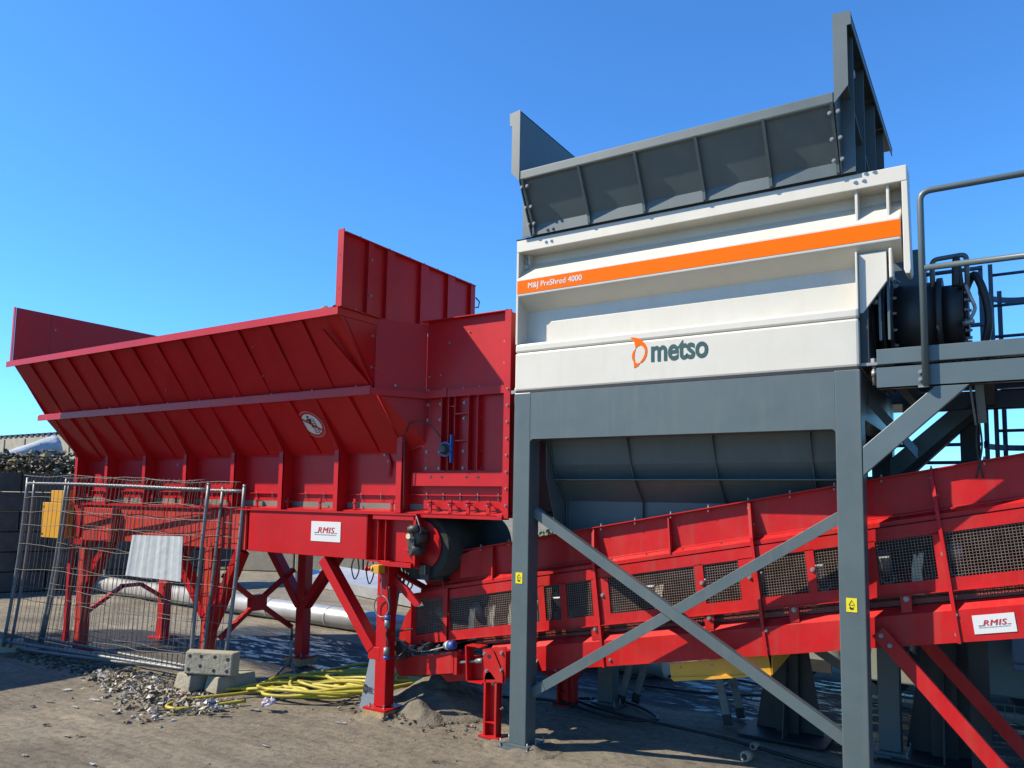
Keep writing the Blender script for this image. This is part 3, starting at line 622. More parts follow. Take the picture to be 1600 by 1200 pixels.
# perforated return guard seen below the mesh guards
EXP = D.materials.new('perforated_red_sheet'); EXP.use_nodes = True; nt = EXP.node_tree; pb = nt.nodes['Principled BSDF']; pb.inputs['Roughness'].default_value = .5
tcx = nt.nodes.new('ShaderNodeTexCoord'); vo = nt.nodes.new('ShaderNodeTexVoronoi'); vo.inputs['Scale'].default_value = 75; vo.inputs['Randomness'].default_value = 0
nt.links.new(tcx.outputs['Object'], vo.inputs['Vector']); cr = nt.nodes.new('ShaderNodeValToRGB'); cr.color_ramp.elements[0].position = .38; cr.color_ramp.elements[0].color = (.02, .01, .01, 1); cr.color_ramp.elements[1].position = .48; cr.color_ramp.elements[1].color = (.34, .05, .03, 1)
nt.links.new(vo.outputs['Distance'], cr.inputs[0]); nt.links.new(cr.outputs[0], pb.inputs['Base Color'])
b = M(EXP); slab(b, -4.2, XE, 5.99, 5.996, 1.54, 1.66); b.build('return_guard', parent=V)
b = M(BLACK); b.tube([(-4.4, 5.945, cz(1.585, -4.4)), (-3.0, 5.95, cz(1.575, -3.0)), (-1.5, 5.945, cz(1.59, -1.5)), (XE, 5.95, cz(1.58, XE))], .006, 6); b.build('pull_cord', parent=V)
b = M(REDC)
for x in [-3.7+i*.8 for i in range(8)]: b.box(x, x+.05, 5.97, 7.02, cz(1.30, x), cz(1.36, x))
b.build('cross_member', parent=V)
b = M(GREYR); b.box(-1.0, -.99, 5.9, 7.0, 2.0, 2.5) if 0 else None
# front leg left: bolted plate and channel post
for y, sg in ((5.72, 1), (7.06, -1)):
    b = M(REDC); yy0 = y
    b.prism([(-3.945, yy0, .78), (-3.70, yy0, .83), (-3.70, yy0, .52), (-3.915, yy0, .50)], (0, .012, 0)) if sg == 1 else None
    b.prism([(-3.925, yy0, .56), (-3.925, yy0, 0.02), (-3.79, yy0, 0.02), (-3.79, yy0, .56), (-3.82, yy0, .60), (-3.90, yy0, .60)], (0, .01, 0)) if 0 else None
    b.box(-3.925, -3.905, yy0-.0, yy0+.09, 0.05, .52); b.box(-3.81, -3.79, yy0, yy0+.09, 0.05, .52); b.box(-3.925, -3.79, yy0+.06, yy0+.07, .05, .52)
    b.prism([(-3.925, yy0, .52), (-3.79, yy0, .54), (-3.82, yy0, .60), (-3.90, yy0, .59)], (0, .012, 0))
    b.box(-3.905, -3.81, yy0, yy0+.06, .16, .168); b.box(-3.96, -3.75, yy0-.03, yy0+.12, .036, .05); b.box(-3.92, -3.72, yy0+.012, yy0+.17, .55, .78)
    if sg == 1:
        for u, v in ((-3.92, .745), (-3.74, .775), (-3.895, .60), (-3.74, .63)): b.bolt((u, yy0, v), (0, -1, 0), .016, .016)
        b.bolt((-3.86, yy0+.06, .49), (0, -1, 0), .022, .02); b.bolt((-3.74, yy0+.03, .30), (0, -1, .0), .01, .03)
    b.build('leg', parent=V)
b = M(REDC); b.prism([(-3.90, 5.705, .77), (-3.86, 5.705, .80), (-3.82, 5.705, .78), (-3.72, 5.705, .60), (-3.72, 5.705, .52), (-3.78, 5.705, .53), (-3.87, 5.705, .62), (-3.905, 5.705, .70)], (0, .012, 0)); b.m(BLACK); b.cyl((-3.865, 5.703, .73), (-3.865, 5.71, .73), .02, 12); b.build('pivot_link', parent=V)
# rear leg with diagonals near left post, raking struts at the right
b = M(REDC); b.box(-3.86, -3.75, 7.09, 7.2, .042, .75); b.build('leg', parent=V)
for q in ((-4.35, .40), (-3.30, .85)): M(REDC).bar((-3.80, 7.14, .28), (q[0], 7.14, q[1]), .07, .07, (0, 1, 0)).build('brace', parent=V)
for y in (5.80, 6.98):
    P_ = Vector((-.76, y, 1.255)); Q_ = Vector((.35, y, -.02+.0)); b = M(REDC); d = (Q_-P_).normalized(); n_ = Vector((0, 1, 0)).cross(d)
    b.bar(P_, Q_, .013, .098, n_ if n_.z > 0 else -n_) if 0 else None
    upv = n_ if n_.z > 0 else -n_
    b.bar(P_, Q_, .095, .012, (0, 1, 0)); b.bar(P_+upv*.044+Vector((0, .02, 0)), Q_+upv*.044+Vector((0, .02, 0)), .01, .04, (0, 1, 0)); b.bar(P_-upv*.044+Vector((0, .02, 0)), Q_-upv*.044+Vector((0, .02, 0)), .01, .04, (0, 1, 0))
    if y < 6:
        b.bolt(P_+d*.03+Vector((0, -.007, 0)), (0, -1, 0), .015, .016); b.bolt(P_+d*.11+Vector((0, -.007, 0)), (0, -1, 0), .015, .016)
    b.build('leg', parent=V)
def brand(parent, org, right, up, wdt, hgt, nrm=(0, -1, 0)):
    o = Vector(org); rt = Vector(right).normalized(); uv = Vector(up).normalized(); n = Vector(nrm)
    b = M(DECAL); b.prism([o, o+rt*wdt, o+rt*wdt+uv*hgt, o+uv*hgt], n*.004); pl = b.build('company_plate', parent=parent)
    e = n*.0052
    text('RMIS', 'lettering', REDTXT, parent, o+rt*wdt*.24+uv*hgt*.42+e, rt, uv, wdt*.56, hgt*.30, bold=.032, shear=.25, space=1.12)
    b = M(BLACKTXT); s0 = o+rt*wdt*.12+uv*hgt*.42+e
    b.prism([s0, s0+rt*wdt*.13, s0+rt*wdt*.13+uv*hgt*.03, s0+uv*hgt*.03], n*.001); s1 = o+rt*wdt*.80+uv*hgt*.42+e; b.m(REDTXT)
    b.prism([s1, s1+rt*wdt*.09, s1+rt*wdt*.09+uv*hgt*.03, s1+uv*hgt*.03], n*.001); b.build('underline', parent=parent)
    text('RECYCLING MACHINES INTERNATIONAL', 'small_lettering', GREYTXT, parent, o+rt*wdt*.13+uv*hgt*.31+e, rt, uv, wdt*.74, hgt*.055)
brand(V, (-.198, 5.879, 1.287), (1, 0, sl_), (-.12, 0, 1), .235, .118)
# yellow drip tray under the conveyor
b = M(YELLOW); b.prism([(-2.29, 5.94, .83), (-2.28, 5.94, .735), (-2.25, 5.94, .705), (-1.50, 5.94, .845), (-1.525, 5.94, .99)], (0, .006, 0))
b.prism([(-2.28, 5.925, .725), (-2.25, 5.925, .700), (-1.50, 5.925, .842), (-1.50, 5.925, .855)], (0, .02, 0))
b.prism([(-1.50, 5.94, .845), (-1.50, 5.94, .99), (-1.50, 6.5, .99), (-1.50, 6.5, .905)], (.006, 0, 0)); b.hexa([(-2.25, 5.94, .703), (-1.5, 5.94, .843), (-1.5, 6.5, .903), (-2.25, 6.5, .763), (-2.25, 5.94, .709), (-1.5, 5.94, .849), (-1.5, 6.5, .909), (-2.25, 6.5, .769)])
for x in (-2.2, -1.95, -1.7): b.bolt((x, 5.94, cz(1.225, x)), (0, -1, 0), .007, .01)
b.build('scraper_tray', parent=V)

# ================================================================== RED APRON FEEDER
F = thing('hopper_feeder', 'long red hopper feeder on braced legs behind the wire fence', 'feeder', (-7.5, 6.3, 0))
XL, XM, XN, XR = -11.0, -4.985, -4.73, -3.775
YW, YM, YT = 5.85, 5.32, 4.86          # wall, mid rim, top rim planes
ZB, ZK, ZM, ZT = 1.955, 2.60, 3.13, 3.80
# lower vertical wall with a bolted joint flange
b = M(RED); b.box(XL+.15, XR, YW, YW+.01, ZB, ZK); b.box(XL+.15, XM+.02, YW-.03, YW, 2.125, 2.135)
x = XL+.3
while x < -5.1: b.bolt((x, YW-.02, 2.135), (0, 0, 1), .008, .012); b.bolt((x, YW-.02, 2.125), (0, 0, -1), .007, .03); x += .27
b.box(XL+.15, XM, YW-.03, YW+.0, ZK-.055, ZK-.045)
for u, v in ((-5.28, 2.54), (-5.22, 2.47), (-8.72, 2.47)): b.bolt((u, YW, v), (0, -1, 0), .018)
b.prism([(-5.25, YW-.012, 2.56), (-5.235, YW-.012, 2.56), (-5.17, YW-.03, 2.45), (-5.20, YW-.03, 2.32), (-5.225, YW-.03, 2.30), (-5.20, YW-.02, 2.42)], (0, .01, 0))
b.build('lower_wall', parent=F)
b = M(RUBG); b.box(XL+.2, XR, YW-.005, YW+.0, 1.985, 2.045); b.build('rubber_strip', parent=F)
b = M(RED); b.prism([(XL+.1, YW-.0, ZB), (XL+.1, YW-.11, ZB), (XL+.1, YW-.11, ZB+.012), (XL+.1, YW, ZB+.035)], (XR-XL-.1, 0, 0)); b.build('base_ledge', parent=F)
# lower inclined wall
b = M(RED); ya, za, yb, zb = YW-.035, ZK-.05, YM+.03, ZM-.045
b.hexa([(XL+.08, ya, za), (XM, ya, za), (XM, ya+.01, za), (XL+.08, ya+.01, za), (XL, yb, zb), (XM, yb, zb), (XM, yb+.01, zb), (XL, yb+.01, zb)])
b.build('inclined_wall', parent=F)
ribX = [-10.813, -10.069, -9.21, -8.363, -7.467, -6.648, -5.807]
for x in ribX:
    b = M(RED); b.box(x-.035, x+.035, 5.70, 5.708, ZB+.002, 2.58); b.prism([(x+.027, 5.70, ZB+.002), (x+.027, YW, ZB+.002), (x+.027, YW, ZK), (x+.027, YM+.06, ZM-.05), (x+.027, YM+.03, ZM-.05), (x+.027, 5.66, 2.64), (x+.027, 5.70, 2.575)], (.008, 0, 0))
    b.prism([(x-.035, 5.70, 2.58), (x+.035, 5.70, 2.58), (x+.035, 5.655, 2.645), (x-.035, 5.655, 2.645)], (0, .008, 0)); b.hexa([(x-.0, 5.655, 2.645), (x+.035, 5.655, 2.645), (x+.035, 5.663, 2.645), (x, 5.663, 2.645), (x-.0, YM+.025, ZM-.05), (x+.035, YM+.025, ZM-.05), (x+.035, YM+.033, ZM-.05), (x, YM+.033, ZM-.05)])
    b.build('rib', parent=F)
x = -4.962; M(RED).box(x-.035, x+.035, 5.70, YW, ZB+.002, 2.70).build('rib', parent=F, bev=.003)
for a, c in zip(ribX, ribX[1:]+[-4.98]):
    xm = (a+c)/2+.04; b = M(RED); b.prism([(xm, ya-.0, za), (xm, yb, zb), (xm, yb-.004, zb), (xm, yb-.04, zb+.0), (xm, ya-.045, za+.03)], (.05, 0, 0)); b.build('rib', parent=F)
for x in [XL+.4+.5*i for i in range(12)]:
    if x > -5.1: break
    b = M(RED); b.box(x, x+.03, YW-.10, YW-.085, ZB+.01, ZB+.13); b.box(x, x+.03, YW-.10, YW-.03, ZB+.01, ZB+.02); b.m(ZINC); b.cyl((x+.015, YW-.12, ZB+.09), (x+.015, YW-.03, ZB+.09), .006, 6); b.build('clamp', parent=F)
for x in (-4.63, -4.36, -4.155, -3.93):
    if x == -4.63: x = -4.60
    b = M(RED); b.box(x-.018, x+.018, YW-.11, YW-.095, ZB+.005, ZB+.135); b.box(x-.018, x+.018, YW-.11, YW-.05, ZB+.10, ZB+.11); b.m(ZINC); b.cyl((x, YW-.13, ZB+.09), (x, YW-.03, ZB+.09), .007, 6); b.build('clamp', parent=F)
# mid rim, upper inclined wall, top rim
b = M(RED); b.box(XL-.10, XM, YM-.035, YM-.025, ZM-.065, ZM-.005); b.box(XL-.10, XM, YM-.035, YM+.04, ZM-.005, ZM+.004); b.box(XL-.10, XM, YM-.02, YM+.03, ZM+.006, ZM+.02)
x = XL+.4
while x < XM: b.bolt((x, YM-.0, ZM+.02), (0, 0, 1), .009, .012); x += .6
b.build('mid_rim', parent=F)
b = M(RED); b.hexa([(XL, YM+.02, ZM+.02), (XM, YM+.02, ZM+.02), (XM, YM+.03, ZM+.02), (XL, YM+.03, ZM+.02), (XL, YT+.03, ZT-.03), (XM, YT+.03, ZT-.03), (XM, YT+.04, ZT-.03), (XL, YT+.04, ZT-.03)])
for u, t in ((-10.6, .3), (-10.6, .75), (-8.1, .25), (-8.0, .7), (-6.4, .3), (-6.35, .7)): b.bolt((u, lerp(YM+.02, YT+.03, t), lerp(ZM, ZT, t)), (0, -.8, -.6), .009)
b.build('upper_wall', parent=F)
x = XL+.30
while x < -5.45:
    b = M(RED); b.prism([(x, YM+.02, ZM+.02), (x, YT+.03, ZT-.06), (x, YT+.018, ZT-.06), (x, YM+.0, ZM+.03)], (.14, 0, 0)); b.build('rib', parent=F); x += .46
b = M(RED); b.prism([(-5.27, YT+.03, ZT-.17), (-5.05, YM-.02, ZM+.03), (-5.01, YM-.02, ZM+.03), (-5.23, YT+.03, ZT-.17)], (0, .03, .01)); b.build('rib', parent=F)
b = M(RED); b.box(XL-.06, XM+.0, YT-.035, YT-.025, ZT-.068, ZT); b.box(XL-.06, XM, YT-.035, YT+.06, ZT, ZT+.006); b.build('top_rim', parent=F)
b = M(RED); b.box(XM, XM+.01, YT-.035, YM+.15, ZT-.068, ZT); b.box(XM-.05, XM+.04, YT-.035, YM+.15, ZT, ZT+.006); b.bolt((XM+.02, YT+.18, ZT+.006), (0, 0, 1), .01); b.build('end_rim', parent=F)
# end plate of the flare
b = M(RED); b.prism([(XM-.008, YM-.0, ZM+.01), (XM-.008, YT, ZT-.05), (XM-.008, YM+.17, ZT-.05), (XM-.008, YM+.06, ZM+.01)], (.008, 0, 0))
for z in (3.32, 3.62): b.bolt((XM-.0, YM-.03, z), (1, 0, 0), .012); b.bolt((XM, YM+.03, z), (1, 0, 0), .012)
b.build('flare_end', parent=F)
# angled neck panel (upper / lower), back panel
b = M(RED); b.prism([(XM+.004, YM+.02, ZM-.01), (XN, YW-.05, ZM-.01), (XN, YW-.05, ZT+.0), (XM+.004, YM+.02, ZT-.0)], (-.006, .008, 0)); b.bolt((-4.88, 5.52, ZM+.04), (.7, -.7, 0), .012); b.build('neck_panel', parent=F)
b = M(RED); b.prism([(XM+.004, YM-.03, ZM-.066), (XN+.02, YW-.09, ZM-.066), (XN+.02, YW-.09, ZM-.0), (XM+.004, YM-.03, ZM-.0)], (-.006, .02, 0))
b.box(XN+.014, XR, YW-.092, YW-.082, ZM-.066, ZM-.002); b.box(XN+.014, XR, YW-.092, YW-.01, ZM-.002, ZM+.006)
for x in (-4.70, -4.50, -4.28, -4.09, -3.83): b.bolt((x, YW-.05, ZM+.006), (0, 0, 1), .011, .016)
b.build('neck_rim', parent=F)
# lower twisted transition: from inclined plate edge to the back wall
b = M(RED); v = [(XM, yb-.01, ZM+.0), (XN, YW-.035, ZM+.0), (XN, YW-.02, 2.62), (XM, ya, za)]
b.prism(v, (0, .012, 0)); b.build('transition_panel', parent=F)
b = M(RED); b.box(XN, XR, YW-.045, YW-.035, ZM+.006, ZT+.03)
b.box(XN-.05, XR+.02, YW-.10, YW-.03, ZT+.022, ZT+.03)
for u, v in ((-4.69, 3.28), (-4.55, 3.29), (-3.82, 3.55), (-3.82, 3.35)): b.bolt((u, YW-.045, v), (0, -1, 0), .009)
for u, v in ((-4.46, 3.60), (-4.45, 3.59), (-4.22, 3.68)): b.bolt((u, YW-.045, v), (0, -1, 0), .007)
b.build('upper_back_panel', parent=F)
b = M(RED); b.box(XR-.012, XR, YW-.10, 6.95, ZB-.02, ZT+.03); b.box(XR, XR+.055, YW-.10, YW-.09, ZB-.02, ZT+.03)
for i in range(8): b.bolt((XR+.03, YW-.10, 2.05+.15*i), (0, -1, 0), .010)
b.build('end_frame', parent=F)
b = M(RED); b.box(XN-.03, XR-.012, YW-.02, YW-.01, 2.0, ZM+.02)
for x in (-4.74+.02, -4.565, -4.28, -4.095): 
    for z in (3.03, 2.88, 2.57, 2.41): b.bolt((x, YW-.02, z-.02), (0, -1, 0), .016)
b.build('bolted_panel', parent=F)
b = M(RED)     # vertical channel with rungs
for x in (-4.515, -4.43, -4.355, -4.195, -4.09): b.box(x, x+.008, YW-.08, YW-.02, 2.37, ZM-.01)
for z in (2.64, 2.895): b.box(-4.35, -4.195, YW-.08, YW-.05, z, z+.012)
b.box(-4.50, -4.44, YW-.10, YW-.02, ZM-.06, ZM+.012); b.box(-4.41, -4.36, YW-.07, YW-.06, 2.97, 2.98)
b.build('bearing_frame', parent=F)
b = M(BLUE); b.cyl((-4.43, YW-.12, 2.565), (-4.43, YW-.05, 2.565), .070, 24); b.box(-4.378, -4.362, YW-.11, YW-.06, 2.44, 2.70); b.m(OIL); b.cyl((-4.43, YW-.135, 2.565), (-4.43, YW-.12, 2.565), .056, 24); b.cyl((-4.43, YW-.165, 2.565), (-4.43, YW-.135, 2.565), .030, 20, .05); b.build('flange_bearing', parent=F)
b = M(RED); b.box(-4.86, XR-.01, YW-.075, YW-.06, 2.22, 2.35); b.box(-4.86, XR-.01, YW-.075, YW-.02, 2.345, 2.353)
b.m(BLACK)
for x in (-4.62, -4.49, -4.20, -4.07): b.cyl((x, YW-.077, 2.305), (x, YW-.07, 2.305), .014, 12)
b.m(RED); b.box(-4.90, XR, YW-.05, YW-.01, 2.130, 2.140)
for x in (-4.62, -4.49, -4.20, -4.07): b.bolt((x, YW-.0, 2.17), (0, -1, 0), .014)
for x in (-4.70, -4.50, -4.30, -4.1, -3.87): b.bolt((x, YW-.03, 2.14), (0, 0, 1), .008, .014); b.bolt((x, YW-.03, 2.13), (0, 0, -1), .008, .03)
b.box(-4.88, XR, YW-.12, YW, ZB-.035, ZB-.005)
b.build('cleat_rail', parent=F)
M(BLACK).tube(smooth([(-4.90, 5.72, 1.99), (-4.895, 5.70, 2.5), (-4.88, 5.68, 2.72), (-4.78, 5.66, 2.83), (-4.66, 5.68, 2.83), (-4.55, 5.72, 2.76), (-4.50, 5.75, 2.68)], 6), .006, 8).build('grease_line', parent=F)
# side wings
b = M(RED); b.box(XL+.03, XL+.045, YT, 7.3, ZT, 4.53); b.box(XL-.005, XL+.045, YT-.02, YT-.01, ZT, 4.535)
for z in (3.93, 4.32): b.bolt((XL+.045, 5.36, z), (1, 0, 0), .014)
b.m(DARK); b.box(XL+.045, XL+.0465, 5.30, 5.306, ZT, 4.53); b.build('side_wing', parent=F)
b = M(RED); x = XM+.01; b.box(x-.012, x, YT, 6.88, ZT-.0, 4.50)
b.box(x-.045, x+.03, YT-.022, YT-.012, ZT+.003, 4.52)
b.box(x, x+.045, YT-.012, 6.88, 4.485, 4.495)
for y in (5.05, 5.45, 5.75, 5.98) : b.bolt((x+.03, y, 4.495), (0, 0, 1), .01)
for y in (6.2, 6.5, 6.8): b.bolt((x+.03, y, 4.495), (0, 0, 1), .01)
b.m(BLACK); b.cyl((x-.01, YT-.024, 4.28), (x-.01, YT-.02, 4.28), .008, 8); b.cyl((x-.01, YT-.024, 3.97), (x-.01, YT-.02, 3.97), .008, 8); wg = b.build('side_wing', parent=F)
for y0, y1 in ((5.16, 5.23), (5.42, 5.53), (5.93, 6.05), (6.38, 6.50), (6.80, 6.88)):
    b = M(RED); b.box(x, x+.035, y0, y1, ZT+.006, 4.485)
    if y0 < 5.2: b.bolt((x+.035, 5.20, 3.98), (1, 0, 0), .012); b.bolt((x+.035, 5.20, 4.32), (1, 0, 0), .012)
    b.build('rib', parent=wg)
b = M(DARK); b.tube([(x+.03, 6.90, 4.36), (x+.03, 6.97, 4.33), (x+.03, 6.95, 4.26), (x+.03, 6.9, 4.25)], .008, 6); b.build('hook', parent=wg)
b = M(RED); b.box(XL+.1, XR, 6.95, 6.96, ZB, 4.0); b.box(XL+.03, XL+.04, YW, 6.95, ZB, ZT); b.prism([(XL+.03, YT, ZT), (XL+.03, YW, ZK), (XL+.03, YW, ZT)], (.008, 0, 0)); b.prism([(XL-.0, YT+.02, ZT), (XL+.03, YM, ZM), (XL+.06, YW, ZK), (XL+.06, YW+.2, ZK), (XL, YW+.2, ZT)], (.008, 0, 0)); b.build('rear_wall', parent=F)
M(DARK).box(XL+.1, XR, 5.86, 6.95, 1.975, 1.99).build('chain_bed', parent=F)
# base beam sections
b = M(FADE); b.box(-9.75, -7.20, 5.712, 5.74, 1.49, 1.935)
for x in (-9.2, -8.75, -8.2): b.box(x, x+.012, 5.706, 5.712, 1.49, 1.935)
b.m(RED); b.box(-10.6, -4.71, 5.68, 5.76, 1.937, 1.953); b.build('base_beam', parent=F)
b = M(FADE); b.box(-10.36, -9.69, 5.60, 5.73, 1.475, 1.905); b.build('drive_guard', parent=F, bev=.006)
b = M(RED); b.box(-7.13, -5.36, 5.70, 5.76, 1.487, 1.936); b.box(-5.36, -5.35, 5.70, 6.4, 1.487, 1.936); b.build('front_panel', parent=F, bev=.004)
b = M(RED); b.box(-5.35, -4.73, 5.70, 5.80, 1.475, 1.487) ; b.box(-5.13, -4.745, 5.66, 5.76, 1.445, 1.487); b.box(-5.27, -4.735, 5.69, 5.76, 1.89, 1.936); b.box(-4.75, -4.72, 5.69, 6.1, 1.445, 1.945); b.box(-5.35, -4.75, 5.775, 5.785, 1.487, 1.936)
for x in (-5.22, -5.12): b.box(x, x+.008, 5.71, 5.775, 1.487, 1.89)
for z in (1.60, 1.75): b.box(-4.90, -4.75, 5.70, 5.775, z, z+.01)
b.build('drive_housing', parent=F)
b = M(RED); b.box(-10.9, -10.45, 5.75, 6.3, 1.50, 1.93); b.build('tail_housing', parent=F)
for y in (5.745, 6.88):
    b = M(RED); b.box(-10.7, -4.73, y, y+.02, 1.49, 1.93) if y > 6 else b.box(-10.45, -5.4, 5.762, 5.775, 1.49, 1.93); b.build('inner_beam', parent=F)
brand(F, (-6.135, 5.699, 1.640), (1, 0, 0), (0, 0, 1), .425, .205)
# legs
def leg(x, y, z1=1.49, foot=True):
    b = M(FADE if x < -7.7 and y < 6 else RED); b.box(x-.07, x+.07, y, y+.13, .11 if foot else .02, z1); lg_ = b.build('leg', parent=F, bev=.006)
    b = M(RED); b.box(x-.14, x+.14, y-.075, y+.2, .085 if foot else 0, .105 if foot else .02); b.bolt((x-.09, y-.03, .105 if foot else .02), (0, 0, 1), .011, .03); b.bolt((x+.09, y-.03, .105 if foot else .02), (0, 0, 1), .011, .03)
    if foot: b.m(WOOD); b.box(x-.135, x+.135, y-.08, y+.2, 0, .045); b.box(x-.14, x+.13, y-.075, y+.2, .046, .085)
    b.build('foot_plate', parent=lg_)
for x, y, ft in ((-10.53, 5.70, 0), (-7.83, 5.70, 0), (-5.12, 5.70, 1), (-10.53, 6.90, 0), (-7.56, 6.88, 1), (-5.12, 6.90, 0)): leg(x, y, foot=ft)
b = M(RED); b.box(-10.78, -10.38, 5.665, 5.85, 1.40, 1.47); b.build('bearing_pad', parent=F)
def dbrace(p, q, w_=.10, t=.135, nm='brace'): M(RED).bar(p, q, w_, t, (0, 1, 0)).build(nm, parent=F, bev=.005)
dbrace((-10.52, 5.76, .78), (-9.95, 5.76, 1.47)); dbrace((-8.55, 5.76, 1.45), (-7.86, 5.76, .70)); dbrace((-7.80, 5.76, .55), (-7.30, 5.76, 1.47)); dbrace((-5.97, 5.76, 1.46), (-5.25, 5.76, .63)); dbrace((-5.28, 5.765, .60), (-5.13, 5.765, .60), .12)
dbrace((-8.24, 6.94, 1.47), (-7.60, 6.94, .72)); dbrace((-7.52, 6.94, .72), (-6.9, 6.94, 1.47)); dbrace((-10.5, 6.95, .75), (-9.9, 6.95, 1.47)); dbrace((-5.12, 6.95, .75), (-5.75, 6.95, 1.47))
# cross bracing across the width with centre plates
for x in (-10.55, -7.70, -5.12):
    b = M(RED)
    if x == -7.70:
        for e in ((5.83, 1.17), (6.88, 1.17), (5.83, .45), (6.88, .45)): b.bar((x, 6.33, .81), (x, e[0], e[1]), .05, .06, (1, 0, 0))
        b.prism([(x-.035, 6.33+u, .81+v) for u, v in ((-.12, -.05), (-.12, .05), (-.07, .095), (.07, .095), (.12, .05), (.12, -.05), (.07, -.095), (-.07, -.095))], (.07, 0, 0))
    elif x == -10.55:
        for p, q in (((x, 5.80, .47), (x, 6.32, .80)), ((x, 6.29, .80), (x, 6.62, .80)), ((x, 6.59, .80), (x, 6.95, .58))): b.bar(p, q, .05, .055, (1, 0, 0))
    else: b.bar((x, 5.83, 1.40), (x+.0, 6.88, .95), .045, .06, (1, 0, 0))
    b.build('cross_brace', parent=F)
# drive drum with belt, gearbox
b = M(RUBBER); b.cyl((-4.74, 5.83, 1.635), (-4.74, 6.93, 1.635), .31, 64); b.m(RED); b.cyl((-4.74, 5.80, 1.655), (-4.74, 5.832, 1.655), .235, 48); b.build('head_drum', parent=F)
b = M(BLACK); b.prism([(-4.70, 5.84, 1.94), (-3.80, 5.84, 1.93), (-3.82, 5.84, 1.75), (-4.46, 5.84, 1.70)], (0, .01, 0)) if 0 else None
b = M(OIL); b.cyl((-4.70, 5.62, 1.73), (-4.70, 5.80, 1.73), .075, 20); b.cyl((-4.715, 5.58, 1.80), (-4.63, 5.62, 1.83), .035, 10); b.box(-4.735, -4.66, 5.60, 5.78, 1.60, 1.72); b.cyl((-4.72, 5.60, 1.83), (-4.60, 5.72, 1.80), .02, 8); b.cyl((-4.70, 5.6, 1.62), (-4.64, 5.7, 1.60), .05, 10)
b.m(CREAM); b.cyl((-4.715, 5.575, 1.745), (-4.715, 5.59, 1.745), .026, 16); b.build('gearbox', parent=F)
M(GALV).tube(smooth([(-4.69, 5.66, 1.93), (-4.64, 5.64, 1.86), (-4.61, 5.63, 1.80), (-4.63, 5.63, 1.77)], 5), .007, 6).build('grease_line', parent=F)
b = M(DARK); b.box(-5.05, -4.62, 6.0, 6.3, 1.30, 1.38); b.box(-4.72, -4.62, 5.78, 5.86, 1.33, 1.47); b.m(OIL); b.box(-4.71, -4.64, 5.75, 5.82, 1.38, 1.47); b.build('belt_scraper', parent=F)
b = M(RED); b.prism([(-5.07, 5.78, 1.36), (-4.88, 5.78, 1.24), (-4.72, 5.78, 1.10), (-4.78, 5.78, 1.07), (-5.08, 5.78, 1.28)], (0, .03, 0)); b.build('scraper_arm', parent=F)
# prohibition sign on the hopper (in the plane of the lower inclined wall)
n_ = Vector((0, -(zb-za), -(ya-yb))).normalized(); rt = Vector((1, 0, 0)); upv = (Vector((0, yb, zb))-Vector((0, ya, za))).normalized()
sc0 = Vector((-6.03, lerp(ya, yb, .56), lerp(za, zb, .56)))+n_*.006
def disc(b, r0, r1, off, mt, n=40):
    b.m(mt); A_ = []; B_ = []
    for i in range(n):
        t = 2*math.pi*i/n; d = rt*math.cos(t)+upv*math.sin(t); A_.append(b.bm.verts.new(sc0+n_*off+d*r1)); B_.append(b.bm.verts.new(sc0+n_*off+d*r0) if r0 else None)
    if r0:
        for i in range(n): b.face([A_[i], A_[(i+1) % n], B_[(i+1) % n], B_[i]])
    else: b.face(A_)
b = MB(); disc(b, .158, .166, .001, PINK); disc(b, .128, .158, .001, REDTXT); disc(b, 0, .128, .001, DECAL)
def seg(p, q, w_, mt=BLACKTXT, off=.003):
    b.m(mt); P_ = sc0+rt*p[0]+upv*p[1]+n_*off; Q_ = sc0+rt*q[0]+upv*q[1]+n_*off; b.bar(P_, Q_, w_, .002, n_)
for s_ in (-1, 1): seg((s_*.028+.03, -.115), (s_*.028+.03, .06), .006)
for i in range(7): seg((.002, -.10+i*.028), (.058, -.10+i*.028), .006)
seg((-.01, .02), (.01, .07), .03); seg((-.045, .05), (.01, .06), .012); seg((-.02, .075), (-.045, .045), .012); seg((0, .02), (.02, -.03), .016); seg((0, .02), (-.01, -.035), .014)
seg((-.015, .095), (.01, .095), .026); seg((-.105, .075), (.105, -.075), .022, REDTXT, .005)
b.build('prohibition_sign', parent=F, label='round no-climbing sign, red rim on white')
# e-stop, plugs, cables on the right front leg
ES = thing('emergency_stop', 'yellow box with red mushroom button on the red leg', 'emergency stop', (-5.15, 5.6, 1.38))
M(YELLOW).box(-5.175, -5.09, 5.60, 5.695, 1.375, 1.455).build('box', parent=ES, bev=.006)
b = M(RED); b.cyl((-5.19, 5.615, 1.415), (-5.235, 5.60, 1.415), .018, 16); b.cyl((-5.235, 5.60, 1.415), (-5.25, 5.595, 1.415), .028, 16); b.m(YELLOW); b.cyl((-5.17, 5.62, 1.415), (-5.19, 5.615, 1.415), .03, 16); b.build('button', parent=ES)
b = M(GALV); pts = [(-5.11, 5.67, 1.37), (-5.10, 5.66, 1.25), (-5.09, 5.66, 1.15)]; b.tube(smooth(pts+[(-5.09+.095*math.sin(t)*1.0, 5.66, 1.06+.10*math.cos(t)) for t in [.4*i for i in range(16)]], 3), .006, 6); b.build('cable', parent=ES)
CB = thing('plug_connectors', 'two blue and grey plug connectors hanging beside the red leg', 'plugs', (-5.03, 5.68, .7))
for z in (.86, .60):
    b = M(GALV); b.cyl((-5.02, 5.67, z), (-5.02, 5.67, z+.08), .028, 14); b.m(BLUE); b.cyl((-5.02, 5.67, z+.08), (-5.02, 5.67, z+.12), .03, 14) if z > .7 else b.cyl((-5.02, 5.67, z-.03), (-5.02, 5.67, z), .03, 14); b.build('plug', parent=CB)
